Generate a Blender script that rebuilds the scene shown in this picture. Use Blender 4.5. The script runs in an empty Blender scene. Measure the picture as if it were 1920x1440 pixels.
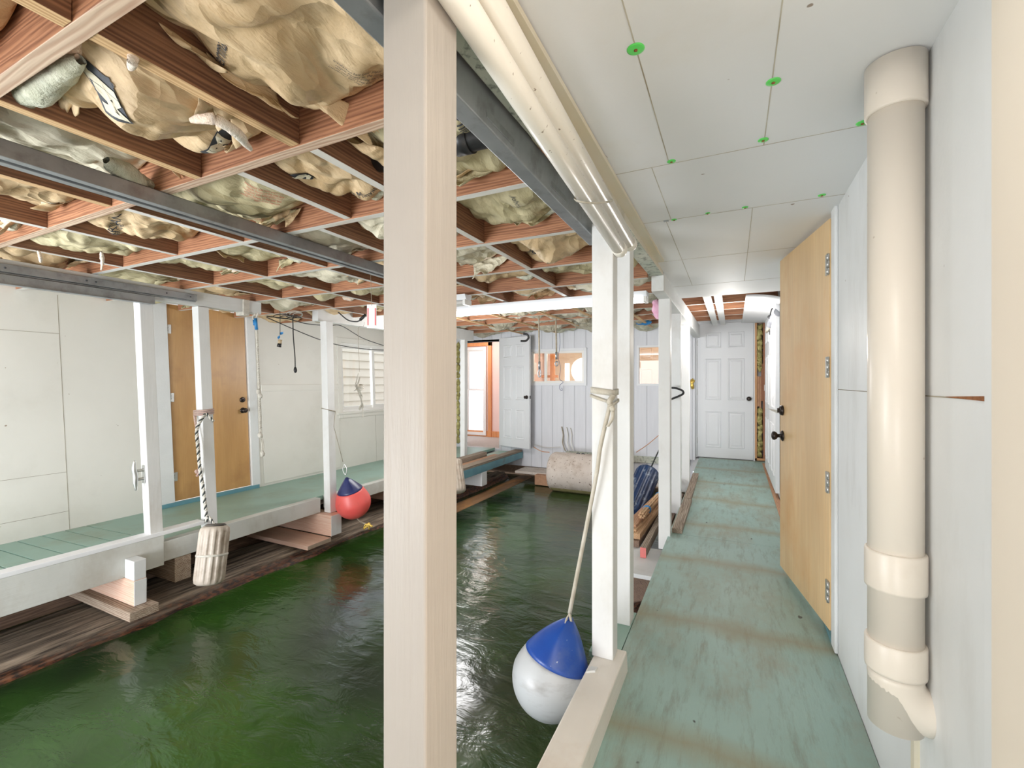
import bpy, bmesh, math, random
from mathutils import Vector, Matrix, noise

# ------------------------------------------------------------------ camera
SC = bpy.context.scene
FOC, CXP, HYP, CAMZ = 853.0, 960.0, 716.0, 1.28
YAW = math.atan(414.0 / 853.0)
cd = bpy.data.cameras.new('camera'); cam = bpy.data.objects.new('camera', cd); SC.collection.objects.link(cam)
cd.sensor_width = 36.0; cd.lens = 36.0 * FOC / 1920.0
cd.shift_y = -(720.0 - HYP) / 1920.0
cd.clip_start = 0.05; cd.clip_end = 200
cam.location = (0, 0, CAMZ); cam.rotation_euler = (math.pi / 2, 0, YAW)
SC.camera = cam
# ------------------------------------------------------------------ world, light, exposure
W = bpy.data.worlds.new('world'); SC.world = W; W.use_nodes = True
bg = W.node_tree.nodes['Background']; bg.inputs[0].default_value = (0.86, 0.93, 1.0, 1); bg.inputs[1].default_value = 1.6
SC.view_settings.view_transform = 'Standard'; SC.view_settings.look = 'None'
SC.view_settings.gamma = 1.0; SC.view_settings.use_curve_mapping = False
SC.view_settings.exposure = 0.64
SC.cycles.use_denoising = True
SC.cycles.max_bounces = 8; SC.cycles.diffuse_bounces = 6; SC.cycles.glossy_bounces = 4
SC.cycles.transmission_bounces = 6; SC.cycles.sample_clamp_indirect = 6.0
SC.cycles.caustics_reflective = False; SC.cycles.caustics_refractive = False

def light(name, kind, loc, energy, color, size=None, sizey=None, target=None, angle=None):
    l = bpy.data.lights.new(name, kind); o = bpy.data.objects.new(name, l); SC.collection.objects.link(o)
    o.location = loc; l.energy = energy; l.color = color
    if kind == 'AREA':
        l.shape = 'RECTANGLE'; l.size = size; l.size_y = sizey or size
    elif kind == 'POINT' and size: l.shadow_soft_size = size
    if angle is not None: l.angle = angle
    if target is not None:
        d = Vector(target) - Vector(loc); o.rotation_euler = d.to_track_quat('-Z', 'Y').to_euler()
    return o
# soft overcast daylight coming in through the open boat entrance behind the camera
light('sun', 'SUN', (-2.6, -8, 3.0), 0.7, (0.95, 0.97, 1.0), target=(-2.1, 0, 0.6), angle=math.radians(50))
light('boat_entrance_daylight', 'AREA', (-3.5, -1.9, 1.0), 30, (0.93, 0.97, 1.0), 3.0, 2.2, target=(-2.8, 3.5, 1.35))
light('entrance_upward_fill', 'AREA', (-3.2, -1.9, 0.3), 150, (0.95, 0.97, 1.0), 3.4, 1.2, target=(-2.5, 2.0, 2.1))  # added fill aimed upward to brighten the ceiling insulation
light('slip_fill', 'POINT', (-3.15, 4.75, 1.55), 42, (0.99, 0.98, 0.98), 0.3)  # added fill for the far slip; no bulb hangs here
# unseen fill lights added to brighten the walkway
light('side_warm_fill', 'AREA', (0.405, 0.45, 1.15), 6.5, (1.0, 0.78, 0.60), 0.6, 1.7, target=(-0.9, 0.62, 1.2))  # added warm fill beside the camera, not a real doorway
light('walkway_upward_fill', 'AREA', (0.0, -0.95, 0.45), 8, (0.98, 0.98, 1.0), 0.8, 0.7, target=(0.1, 1.6, 2.09))  # added low fill aimed up at the white ceiling, no doorway behind it
light('walkway_overhead_fill', 'AREA', (0.10, 0.10, 2.07), 7, (1.0, 0.95, 0.88), 0.4, 1.1, target=(0.1001, 0.10, 0.0))  # added overhead fill above the camera; no lamp known here
light('walkway_far_fill', 'POINT', (-0.05, 5.5, 1.75), 18, (1.0, 0.95, 0.90), 0.08)  # added fill for the corridor end, without any bulb
# bulbs of the rooms behind the back wall
light('room_lamp', 'POINT', (-2.3, 9.2, 2.0), 42, (1.0, 0.90, 0.76), 0.15)
light('room_lamp', 'POINT', (-4.9, 8.4, 2.0), 9, (1.0, 0.92, 0.85), 0.15)
light('room_lamp', 'POINT', (-0.8, 8.5, 2.1), 7, (1.0, 0.86, 0.72), 0.12)

# ------------------------------------------------------------------ helpers
def P(x, y, X=None, Y=None, Z=None, s=None):
    """the point of the place seen at pixel x, y on a known plane or depth"""
    u = (x - CXP) / FOC; v = (y - HYP) / FOC
    sn, cs = math.sin(YAW), math.cos(YAW)
    d = Vector((-sn + cs * u, cs + sn * u, -v))
    if X is not None: t = X / d.x
    elif Y is not None: t = Y / d.y
    elif Z is not None: t = (Z - CAMZ) / d.z
    else: t = s
    return Vector((0, 0, CAMZ)) + d * t

ORG = {}
def setp(o, label=None, cat=None, group=None, kind=None):
    if label: o['label'] = label
    if cat: o['category'] = cat
    if group: o['group'] = group
    if kind: o['kind'] = kind
    return o
def empty(name, loc, label, cat, group=None, kind=None):
    o = bpy.data.objects.new(name, None); SC.collection.objects.link(o)
    o.location = loc; o.empty_display_size = 0.05; ORG[o.name] = Vector(loc)
    return setp(o, label, cat, group, kind)

class MB:
    def __init__(s): s.bm = bmesh.new()
    def hexa(s, p, mi=0, skip=()):
        """p: 8 points, bottom ring 0-3 counter-clockwise seen from above, top ring 4-7"""
        v = [s.bm.verts.new(q) for q in p]
        fs = [(3, 2, 1, 0), (4, 5, 6, 7), (0, 1, 5, 4), (1, 2, 6, 5), (2, 3, 7, 6), (3, 0, 4, 7)]
        out = []
        for i, f in enumerate(fs):
            if i in skip: continue
            fc = s.bm.faces.new([v[k] for k in f]); fc.material_index = mi; out.append(fc)
        return out
    def box(s, x0, x1, y0, y1, z0, z1, mi=0, bottom=None, ky=0.0, pz=0.0):
        if x0 > x1: x0, x1 = x1, x0
        if y0 > y1: y0, y1 = y1, y0
        if z0 > z1: z0, z1 = z1, z0
        a = -ky * (z0 - pz); b = -ky * (z1 - pz)
        f = s.hexa([(x0, y0 + a, z0), (x1, y0 + a, z0), (x1, y1 + a, z0), (x0, y1 + a, z0),
                    (x0, y0 + b, z1), (x1, y0 + b, z1), (x1, y1 + b, z1), (x0, y1 + b, z1)], mi)
        if bottom is not None: f[0].material_index = bottom
        return f
    def obox(s, c, ax, ay, az, hx, hy, hz, mi=0):
        c = Vector(c); ax = Vector(ax).normalized() * hx; ay = Vector(ay).normalized() * hy; az = Vector(az).normalized() * hz
        return s.hexa([c - ax - ay - az, c + ax - ay - az, c + ax + ay - az, c - ax + ay - az,
                c - ax - ay + az, c + ax - ay + az, c + ax + ay + az, c - ax + ay + az], mi)
    def poly(s, pts, mi=0):
        f = s.bm.faces.new([s.bm.verts.new(p) for p in pts]); f.material_index = mi; return f
    def grid(s, fn, nu, nv, mi=0, closeu=False, mfn=None):
        V = [[s.bm.verts.new(fn(i / nu, j / nv)) for j in range(nv + 1)] for i in range(nu + (0 if closeu else 1))]
        n = len(V)
        for i in range(nu):
            for j in range(nv):
                a, b = V[i % n], V[(i + 1) % n]
                try:
                    f = s.bm.faces.new((a[j], b[j], b[j + 1], a[j + 1])); f.material_index = mfn(i / nu, j / nv) if mfn else mi; f.smooth = True
                except ValueError: pass
        return V
    def tube(s, pts, r, seg=10, mi=0, cap=True, rfn=None):
        pts = [Vector(p) for p in pts]; n = len(pts)
        rings = []; up = None
        for i, p in enumerate(pts):
            t = (pts[min(i + 1, n - 1)] - pts[max(i - 1, 0)])
            if t.length < 1e-9: t = Vector((0, 0, 1))
            t.normalize()
            if up is None: up = t.orthogonal().normalized()
            up = (up - t * up.dot(t))
            if up.length < 1e-6: up = t.orthogonal()
            up.normalize(); w = t.cross(up)
            rr = rfn(i / (n - 1)) if rfn else r
            rings.append([s.bm.verts.new(p + (up * math.cos(2 * math.pi * k / seg) + w * math.sin(2 * math.pi * k / seg)) * rr) for k in range(seg)])
        for i in range(n - 1):
            for k in range(seg):
                f = s.bm.faces.new((rings[i][k], rings[i][(k + 1) % seg], rings[i + 1][(k + 1) % seg], rings[i + 1][k]))
                f.material_index = mi; f.smooth = True
        if cap:
            f = s.bm.faces.new(rings[0][::-1]); f.material_index = mi
            f = s.bm.faces.new(rings[-1]); f.material_index = mi
    def lathe(s, prof, base, axis=(0, 0, 1), seg=32, mi=0, rad=None):
        """prof: list of (r, h) along axis from base; rad(angle, h) multiplies r"""
        base = Vector(base); ax = Vector(axis).normalized(); e1 = ax.orthogonal().normalized(); e2 = ax.cross(e1)
        rings = []
        for (r, h) in prof:
            ring = []
            for k in range(seg):
                a = 2 * math.pi * k / seg; q = r * (rad(a, h) if rad else 1)
                ring.append(s.bm.verts.new(base + ax * h + (e1 * math.cos(a) + e2 * math.sin(a)) * q))
            rings.append(ring)
        for i in range(len(rings) - 1):
            for k in range(seg):
                f = s.bm.faces.new((rings[i][k], rings[i][(k + 1) % seg], rings[i + 1][(k + 1) % seg], rings[i + 1][k]))
                f.material_index = mi; f.smooth = True
        f = s.bm.faces.new(rings[0][::-1]); f.material_index = mi
        f = s.bm.faces.new(rings[-1]); f.material_index = mi
    def build(s, name, mats, parent=None, bevel=0.0, label=None, cat=None, group=None, kind=None, origin=None, solid=0.0, subsurf=0, normals=True):
        if not isinstance(mats, (list, tuple)): mats = [mats]
        bm = s.bm
        if normals: bmesh.ops.recalc_face_normals(bm, faces=bm.faces)
        if parent is not None: org = ORG[parent.name]
        elif origin is not None: org = Vector(origin)
        else:
            xs = [v.co.x for v in bm.verts]; ys = [v.co.y for v in bm.verts]; zs = [v.co.z for v in bm.verts]
            org = Vector(((min(xs) + max(xs)) / 2, (min(ys) + max(ys)) / 2, min(zs)))
        for v in bm.verts: v.co -= org
        me = bpy.data.meshes.new(name); bm.to_mesh(me); bm.free()
        for m in mats: me.materials.append(m)
        o = bpy.data.objects.new(name, me); SC.collection.objects.link(o)
        if parent is not None: o.parent = parent
        else: o.location = org
        ORG[o.name] = org
        if solid:
            m = o.modifiers.new('thickness', 'SOLIDIFY'); m.thickness = solid; m.offset = 0
        if bevel:
            m = o.modifiers.new('bevel', 'BEVEL'); m.width = bevel; m.segments = 2; m.limit_method = 'ANGLE'; m.angle_limit = math.radians(50)
        if subsurf:
            m = o.modifiers.new('smooth', 'SUBSURF'); m.levels = subsurf; m.render_levels = subsurf
        return setp(o, label, cat, group, kind)

def path(pts, n=8):
    """Catmull-Rom through pts"""
    pts = [Vector(p) for p in pts]; out = []
    q = [pts[0] * 2 - pts[1]] + pts + [pts[-1] * 2 - pts[-2]]
    for i in range(1, len(q) - 2):
        for k in range(n):
            t = k / n; a, b, c, d = q[i - 1], q[i], q[i + 1], q[i + 2]
            out.append(0.5 * ((2 * b) + (c - a) * t + (2 * a - 5 * b + 4 * c - d) * t * t + (3 * b - a - 3 * c + d) * t ** 3))
    out.append(pts[-1]); return out

def rope(mb, pts, r, pitch=None, strands=3, mis=(0,), seg=6, n=10):
    """laid rope: strands twisting round the path"""
    pts = path(pts, n); pitch = pitch or r * 7
    L = [0]
    for i in range(1, len(pts)): L.append(L[-1] + (pts[i] - pts[i - 1]).length)
    tot = L[-1]; m = max(6, int(tot / (pitch / 9)))
    res = []; j = 0
    for k in range(m + 1):
        d = tot * k / m
        while j < len(pts) - 2 and L[j + 1] < d: j += 1
        f = (d - L[j]) / max(1e-9, L[j + 1] - L[j]); res.append((pts[j].lerp(pts[j + 1], f), d))
    up = None; frames = []
    for k, (p, d) in enumerate(res):
        t = (res[min(k + 1, m)][0] - res[max(k - 1, 0)][0]).normalized()
        if up is None: up = t.orthogonal().normalized()
        up = (up - t * up.dot(t)).normalized(); frames.append((p, up.copy(), t.cross(up), d))
    for s in range(strands):
        q = []
        for (p, a, b, d) in frames:
            an = 2 * math.pi * (d / pitch + s / strands)
            q.append(p + (a * math.cos(an) + b * math.sin(an)) * r * 0.5)
        mb.tube(q, r * 0.56, seg, mis[s % len(mis)])

# ------------------------------------------------------------------ materials
def nd(nt, t, x=0, **kw):
    n = nt.nodes.new(t)
    for k, v in kw.items():
        if k.startswith('i_'):
            key = k[2:]; n.inputs[int(key) if key.isdigit() else key.replace('_', ' ')].default_value = v
        else: setattr(n, k, v)
    return n
def c4(c): return (c[0], c[1], c[2], 1.0)
def mixc(nt, fac, a, b, mode='MIX'):
    m = nt.nodes.new('ShaderNodeMix'); m.data_type = 'RGBA'; m.blend_type = mode
    for sock, val in ((m.inputs[0], fac), (m.inputs[6], a), (m.inputs[7], b)):
        if hasattr(val, 'is_linked') or hasattr(val, 'links'): nt.links.new(val, sock)
        elif isinstance(val, (int, float)): sock.default_value = val
        else: sock.default_value = c4(val)
    return m.outputs[2]
def ramp(nt, fac, a, b, ca=0.0, cb=1.0):
    r = nt.nodes.new('ShaderNodeMapRange'); r.inputs[1].default_value = a; r.inputs[2].default_value = b
    r.inputs[3].default_value = ca; r.inputs[4].default_value = cb; nt.links.new(fac, r.inputs[0]); return r.outputs[0]
def coords(nt, scale=(1, 1, 1), rand=True, rot=(0, 0, 0)):
    tc = nd(nt, 'ShaderNodeTexCoord'); src = tc.outputs['Object']
    if rand:
        oi = nd(nt, 'ShaderNodeObjectInfo'); ml = nd(nt, 'ShaderNodeMath', operation='MULTIPLY'); ml.inputs[1].default_value = 37.0
        nt.links.new(oi.outputs['Random'], ml.inputs[0]); ad = nd(nt, 'ShaderNodeVectorMath', operation='ADD')
        nt.links.new(src, ad.inputs[0]); nt.links.new(ml.outputs[0], ad.inputs[1]); src = ad.outputs[0]
    mp = nd(nt, 'ShaderNodeMapping'); mp.inputs['Scale'].default_value = scale; mp.inputs['Rotation'].default_value = rot
    nt.links.new(src, mp.inputs[0]); return mp.outputs[0]
def nz(nt, co, scale, detail=4.0, rough=0.55, dist=0.0):
    n = nd(nt, 'ShaderNodeTexNoise'); n.inputs['Scale'].default_value = scale; n.inputs['Detail'].default_value = detail
    n.inputs['Roughness'].default_value = rough; n.inputs['Distortion'].default_value = dist; nt.links.new(co, n.inputs['Vector']); return n.outputs[0]
def newmat(name, rough=0.6, metal=0.0, spec=0.5):
    m = bpy.data.materials.new(name); m.use_nodes = True; nt = m.node_tree; b = nt.nodes['Principled BSDF']
    b.inputs['Roughness'].default_value = rough; b.inputs['Metallic'].default_value = metal; b.inputs['Specular IOR Level'].default_value = spec
    return m, nt, b
def bump(nt, b, h, strength, dist=0.01):
    bp = nd(nt, 'ShaderNodeBump'); bp.inputs['Strength'].default_value = strength; bp.inputs['Distance'].default_value = dist
    nt.links.new(h, bp.inputs['Height']); nt.links.new(bp.outputs[0], b.inputs['Normal'])

def surf_mat(name, c1, c2, scale=3.0, stretch=(1, 1, 1), rough=0.6, dirt=None, dthr=(0.60, 0.75), dscale=1.4, dstretch=(1, 1, 1), damt=0.6,
             grain=None, gstretch=(1, 1, 1), gs=0.3, gdist=0.004, metal=0.0, speck=None, spthr=(0.70, 0.74), spscale=40, spec=0.5, crinkle=0.0):
    m, nt, b = newmat(name, rough, metal, spec)
    n = nz(nt, coords(nt, stretch), scale); col = mixc(nt, ramp(nt, n, 0.32, 0.68), c1, c2)
    if dirt:
        d = nz(nt, coords(nt, dstretch), dscale, 6.0, 0.65); col = mixc(nt, ramp(nt, d, dthr[0], dthr[1], 0, damt), col, dirt)
    if speck:
        d = nz(nt, coords(nt), spscale, 2.0, 0.5); col = mixc(nt, ramp(nt, d, spthr[0], spthr[1], 0, 0.85), col, speck)
    nt.links.new(col, b.inputs['Base Color'])
    if grain:
        g = nz(nt, coords(nt, gstretch), grain, 5.0, 0.6)
        if crinkle:
            wc = nd(nt, 'ShaderNodeVectorMath', operation='MULTIPLY_ADD'); nn_ = nd(nt, 'ShaderNodeTexNoise'); nn_.inputs['Scale'].default_value = 5.0; co_ = coords(nt, (1, 0.55, 1)); nt.links.new(co_, nn_.inputs['Vector'])
            nt.links.new(nn_.outputs[1], wc.inputs[0]); wc.inputs[1].default_value = (0.35, 0.35, 0.35); nt.links.new(co_, wc.inputs[2])
            vo = nd(nt, 'ShaderNodeTexVoronoi'); vo.feature = 'F1'; vo.inputs['Scale'].default_value = crinkle; nt.links.new(wc.outputs[0], vo.inputs['Vector'])
            ad = nd(nt, 'ShaderNodeMath', operation='MULTIPLY_ADD'); ad.inputs[1].default_value = 1.6; nt.links.new(vo.outputs[0], ad.inputs[0]); nt.links.new(g, ad.inputs[2]); g = ad.outputs[0]
        bump(nt, b, g, gs, gdist)
    return m

def wood_mat(name, c1, c2, axis='x', rough=0.62, g=26, dirt=None, dthr=(0.55, 0.7), bs=0.25, fine=0.45):
    m, nt, b = newmat(name, rough)
    st = {'x': (0.05, 1, 1), 'y': (1, 0.05, 1), 'z': (1, 1, 0.05)}[axis]
    co = coords(nt, st); n = nz(nt, co, g, 4.0, 0.6, 0.6)
    big = nz(nt, coords(nt, tuple(min(1.0, q * 6) for q in st)), 2.5, 3.0)
    w = nd(nt, 'ShaderNodeTexWave'); w.wave_type = 'RINGS'; w.rings_direction = axis.upper(); w.inputs['Scale'].default_value = 17.0; w.inputs['Distortion'].default_value = 7.0
    w.inputs['Detail'].default_value = 2.0; w.inputs['Detail Scale'].default_value = 1.2; nt.links.new(coords(nt, tuple(q * 2 if q == 1 else 0.14 for q in st)), w.inputs[0])
    f = nd(nt, 'ShaderNodeMath', operation='MULTIPLY_ADD'); f.inputs[1].default_value = fine; nt.links.new(w.outputs[1], f.inputs[0]); nt.links.new(n, f.inputs[2])
    col = mixc(nt, ramp(nt, f.outputs[0], 0.38 + fine * 0.15, 0.62 + fine * 0.6), c1, c2)
    col = mixc(nt, ramp(nt, big, 0.35, 0.75, 0, 0.35), col, tuple(q * 0.6 for q in c1))
    if dirt: col = mixc(nt, ramp(nt, nz(nt, coords(nt), 2.2, 6.0, 0.65), dthr[0], dthr[1], 0, 0.8), col, dirt)
    nt.links.new(col, b.inputs['Base Color']); bump(nt, b, f.outputs[0], bs, 0.004)
    return m

def paint_wood(name, c, axis='z', dirt=(0.42, 0.36, 0.28), damt=0.35, rough=0.5, gs=0.35, thr=(0.56, 0.74)):
    st = {'x': (0.06, 1, 1), 'y': (1, 0.06, 1), 'z': (1, 1, 0.06)}[axis]
    return surf_mat(name, c, tuple(q * 0.93 for q in c), 4.0, (1, 1, 1), rough, dirt, thr, 2.2, (1, 1, 0.6), damt, 60, st, gs, 0.003)

WHITE = (0.74, 0.75, 0.75)
M = {}
M['post_white'] = paint_wood('painted white post', (0.76, 0.76, 0.75), 'z')
M['paint_x'] = paint_wood('painted white board along x', (0.72, 0.73, 0.73), 'x')
M['paint_y'] = paint_wood('painted white board along y', (0.70, 0.71, 0.70), 'y', damt=0.5)
M['stringer'] = paint_wood('weathered white stringer', (0.62, 0.63, 0.60), 'y', (0.36, 0.31, 0.24), 0.6, 0.6, 0.4, (0.48, 0.72))
M['rail_white'] = paint_wood('bright white rail', (0.82, 0.83, 0.85), 'y', damt=0.25)
M['sill'] = paint_wood('cream white sill', (0.76, 0.72, 0.66), 'y', (0.50, 0.38, 0.26), 0.55, 0.55, 0.35, (0.5, 0.75))
M['beam_cream'] = paint_wood('cream beam with mould', (0.70, 0.66, 0.56), 'y', (0.10, 0.12, 0.09), 0.55, 0.6, 0.4, (0.55, 0.70))
M['beam_mould'] = surf_mat('greenish mouldy beam underside', (0.42, 0.47, 0.40), (0.58, 0.58, 0.50), 5, rough=0.8, dirt=(0.05, 0.06, 0.05), dthr=(0.52, 0.66), dscale=26, damt=0.85, grain=40, gs=0.4)
M['wall_white'] = surf_mat('painted plywood wall', (0.74, 0.72, 0.67), (0.68, 0.66, 0.61), 1.2, rough=0.6, dirt=(0.50, 0.47, 0.41), dthr=(0.55, 0.80), dscale=1.6, damt=0.35, grain=30, gstretch=(1, 1, 1), gs=0.12, speck=(0.25, 0.18, 0.12), spthr=(0.77, 0.80), spscale=22)
M['wall_right'] = surf_mat('painted right wall', (0.78, 0.79, 0.80), (0.70, 0.71, 0.71), 1.4, rough=0.55, dirt=(0.42, 0.40, 0.36), dthr=(0.52, 0.78), dscale=2.6, dstretch=(1, 1, 0.35), damt=0.45, grain=45, gs=0.15, speck=(0.2, 0.13, 0.09), spthr=(0.78, 0.80), spscale=24)
M['cream'] = surf_mat('cream painted casing', (0.80, 0.71, 0.60), (0.76, 0.67, 0.56), 1.5, rough=0.55, grain=50, gs=0.08)
M['ceil'] = surf_mat('white ceiling panel', (0.80, 0.80, 0.80), (0.75, 0.76, 0.77), 1.0, rough=0.62, dirt=(0.66, 0.58, 0.42), dthr=(0.58, 0.8), dscale=1.1, damt=0.3, grain=40, gs=0.1, speck=(0.22, 0.15, 0.1), spthr=(0.765, 0.79), spscale=20)
M['seam'] = surf_mat('dark seam', (0.20, 0.17, 0.13), (0.42, 0.38, 0.30), 6, rough=0.8)
M['seam_light'] = surf_mat('faint ceiling seam', (0.34, 0.29, 0.21), (0.58, 0.55, 0.47), 5, rough=0.8)
M['stain_cream'] = surf_mat('yellowed caulk edge', (0.72, 0.64, 0.47), (0.70, 0.66, 0.55), 3, rough=0.7)
M['green_washer'] = surf_mat('bright green plastic', (0.10, 0.75, 0.12), (0.14, 0.68, 0.14), 8, rough=0.35)
M['rust'] = surf_mat('rust', (0.20, 0.07, 0.025), (0.34, 0.13, 0.04), 60, rough=0.85, grain=80, gs=0.5)
M['pvc'] = surf_mat('cream pvc', (0.76, 0.70, 0.62), (0.73, 0.66, 0.58), 1.2, rough=0.32, dirt=(0.45, 0.36, 0.26), dthr=(0.62, 0.8), dscale=3, damt=0.3, speck=(0.3, 0.2, 0.12), spthr=(0.74, 0.77), spscale=22)
M['pvc_dirty'] = surf_mat('dusty white pvc tube', (0.80, 0.76, 0.68), (0.74, 0.70, 0.62), 1.5, rough=0.3, dirt=(0.40, 0.30, 0.19), dthr=(0.52, 0.72), dscale=5, dstretch=(1, 0.3, 1), damt=0.55, speck=(0.2, 0.14, 0.09), spthr=(0.70, 0.74), spscale=60)
M['steel'] = surf_mat('galvanised steel', (0.33, 0.35, 0.37), (0.42, 0.44, 0.46), 8, rough=0.42, metal=0.75, dirt=(0.16, 0.15, 0.14), dthr=(0.5, 0.7), dscale=12, damt=0.5, grain=60, gs=0.08)
M['steel_dark'] = surf_mat('steel track slot', (0.05, 0.055, 0.06), (0.09, 0.09, 0.10), 8, rough=0.5, metal=0.4)
M['hinge'] = surf_mat('zinc hinge', (0.50, 0.51, 0.50), (0.60, 0.60, 0.58), 20, rough=0.35, metal=0.8)
M['black_metal'] = surf_mat('oil rubbed bronze', (0.025, 0.02, 0.018), (0.05, 0.035, 0.03), 20, rough=0.28, metal=0.5)
M['black_plastic'] = surf_mat('black plastic', (0.012, 0.012, 0.014), (0.03, 0.03, 0.032), 20, rough=0.4)
M['joist'] = wood_mat('fir joist', (0.22, 0.085, 0.04), (0.46, 0.215, 0.11), 'x', g=60, fine=0.32, bs=0.4)
M['joist_dark'] = wood_mat('dark fir blocking', (0.13, 0.055, 0.03), (0.30, 0.145, 0.075), 'y', g=60, fine=0.3)
M['joist_under'] = surf_mat('whitewashed joist edge', (0.70, 0.70, 0.67), (0.60, 0.56, 0.50), 7, (0.4, 1, 1), 0.7, (0.52, 0.32, 0.20), (0.56, 0.72), 3.0, (0.5, 1, 1), 0.7, 60, (0.1, 1, 1), 0.35)
M['joist_under_raw'] = wood_mat('raw fir edge', (0.46, 0.28, 0.19), (0.72, 0.56, 0.42), 'x')
M['under_y'] = surf_mat('whitewashed blocking edge', (0.68, 0.67, 0.64), (0.56, 0.52, 0.46), 7, (1, 0.4, 1), 0.7, (0.42, 0.27, 0.17), (0.55, 0.72), 3.0, (1, 0.5, 1), 0.7, 60, (1, 0.1, 1), 0.35)
M['lath'] = wood_mat('raw lath', (0.48, 0.28, 0.13), (0.72, 0.50, 0.27), 'y')
M['subfloor'] = wood_mat('dark subfloor boards', (0.10, 0.055, 0.03), (0.2, 0.12, 0.07), 'y', 0.8)
M['old_wood'] = wood_mat('weathered grey timber', (0.17, 0.12, 0.085), (0.40, 0.33, 0.26), 'y', 0.85, 30, bs=0.6)
M['old_wood_x'] = wood_mat('weathered timber across', (0.24, 0.16, 0.11), (0.50, 0.40, 0.31), 'x', 0.85, 30, bs=0.6)
M['red_wood'] = wood_mat('reddish plank', (0.36, 0.17, 0.09), (0.55, 0.32, 0.19), 'y', 0.7)
M['tan_wood'] = wood_mat('tan lumber', (0.42, 0.24, 0.12), (0.66, 0.42, 0.24), 'y', 0.65)
M['dark_wood'] = wood_mat('dark brown lumber', (0.12, 0.075, 0.055), (0.25, 0.16, 0.11), 'y', 0.7)
M['stud'] = wood_mat('fir stud', (0.48, 0.22, 0.09), (0.74, 0.42, 0.20), 'z')
M['stud_dark'] = wood_mat('dark fir stud', (0.24, 0.09, 0.045), (0.42, 0.19, 0.1), 'z')
M['peach_block'] = wood_mat('peach and white painted timber', (0.72, 0.44, 0.32), (0.80, 0.58, 0.46), 'x', 0.7, bs=0.12)
M['red_end'] = surf_mat('red painted end', (0.72, 0.16, 0.15), (0.66, 0.2, 0.18), 20, rough=0.6)
M['pink_fluff'] = surf_mat('pink fibreglass', (0.80, 0.38, 0.55), (0.86, 0.55, 0.68), 14, rough=0.95, grain=60, gs=0.9, gdist=0.01)
M['fluff'] = surf_mat('pale fibreglass wool', (0.46, 0.46, 0.34), (0.70, 0.70, 0.58), 16, rough=0.95, dirt=(0.26, 0.28, 0.22), dthr=(0.5, 0.7), dscale=9, damt=0.5, grain=50, gs=1.0, gdist=0.012)
M['fluff_white'] = surf_mat('white fibreglass wool', (0.74, 0.70, 0.62), (0.82, 0.62, 0.48), 10, rough=0.95, grain=60, gs=1.0, gdist=0.01)
M['yellow_wool'] = surf_mat('yellow mineral wool', (0.30, 0.26, 0.08), (0.68, 0.62, 0.27), 18, rough=0.95, dirt=(0.12, 0.09, 0.03), dthr=(0.5, 0.64), dscale=12, damt=0.7, grain=40, gs=1.0, gdist=0.02)
M['ink'] = surf_mat('black print ink', (0.03, 0.035, 0.045), (0.06, 0.065, 0.075), 20, rough=0.7)
M['ink_red'] = surf_mat('red print ink', (0.50, 0.08, 0.05), (0.58, 0.14, 0.10), 20, rough=0.7)
M['blue'] = surf_mat('blue tape', (0.02, 0.17, 0.42), (0.03, 0.24, 0.55), 20, rough=0.45)
M['black_cable'] = surf_mat('black cable', (0.015, 0.015, 0.015), (0.03, 0.03, 0.03), 20, rough=0.45)
M['white_cable'] = surf_mat('grey white cable', (0.62, 0.60, 0.55), (0.7, 0.68, 0.63), 20, rough=0.5)
M['orange_cable'] = surf_mat('orange cable', (0.55, 0.27, 0.14), (0.6, 0.33, 0.2), 20, rough=0.5)
M['rope_white'] = surf_mat('off white rope', (0.66, 0.63, 0.56), (0.52, 0.49, 0.43), 30, rough=0.85, grain=200, gs=0.5)
M['rope_grey'] = surf_mat('grey brown rope', (0.26, 0.22, 0.16), (0.38, 0.33, 0.25), 30, rough=0.85, grain=200, gs=0.5)
M['rope_black'] = surf_mat('black strand', (0.025, 0.03, 0.03), (0.05, 0.06, 0.055), 30, rough=0.8)
M['rope_pink'] = surf_mat('faded pink rope', (0.50, 0.33, 0.29), (0.60, 0.46, 0.40), 30, rough=0.85)
M['strap'] = surf_mat('worn webbing strap', (0.66, 0.62, 0.54), (0.50, 0.45, 0.36), 12, rough=0.8, grain=260, gs=0.6)
M['buoy_white'] = surf_mat('scuffed white vinyl', (0.52, 0.54, 0.56), (0.44, 0.45, 0.46), 2.2, rough=0.33, dirt=(0.22, 0.20, 0.19), dthr=(0.48, 0.70), dscale=5, dstretch=(1, 1, 2.6), damt=0.55, grain=8, gs=0.05)
M['buoy_blue'] = surf_mat('blue vinyl', (0.01, 0.055, 0.30), (0.015, 0.08, 0.38), 6, rough=0.34, dirt=(0.16, 0.20, 0.30), dthr=(0.5, 0.75), dscale=9, damt=0.4, speck=(0.5, 0.55, 0.6), spthr=(0.72, 0.75), spscale=60)
M['buoy_red'] = surf_mat('coral red vinyl', (0.86, 0.11, 0.10), (0.80, 0.14, 0.12), 4, rough=0.4, dirt=(0.40, 0.06, 0.06), dthr=(0.55, 0.75), dscale=8, damt=0.4)
M['buoy_navy'] = surf_mat('navy vinyl', (0.015, 0.02, 0.09), (0.03, 0.04, 0.15), 8, rough=0.32)
M['fender'] = surf_mat('grimy white fender', (0.56, 0.50, 0.43), (0.46, 0.39, 0.32), 5, rough=0.5, dirt=(0.26, 0.19, 0.13), dthr=(0.46, 0.66), dscale=6, damt=0.7, grain=40, gs=0.2)
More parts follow.
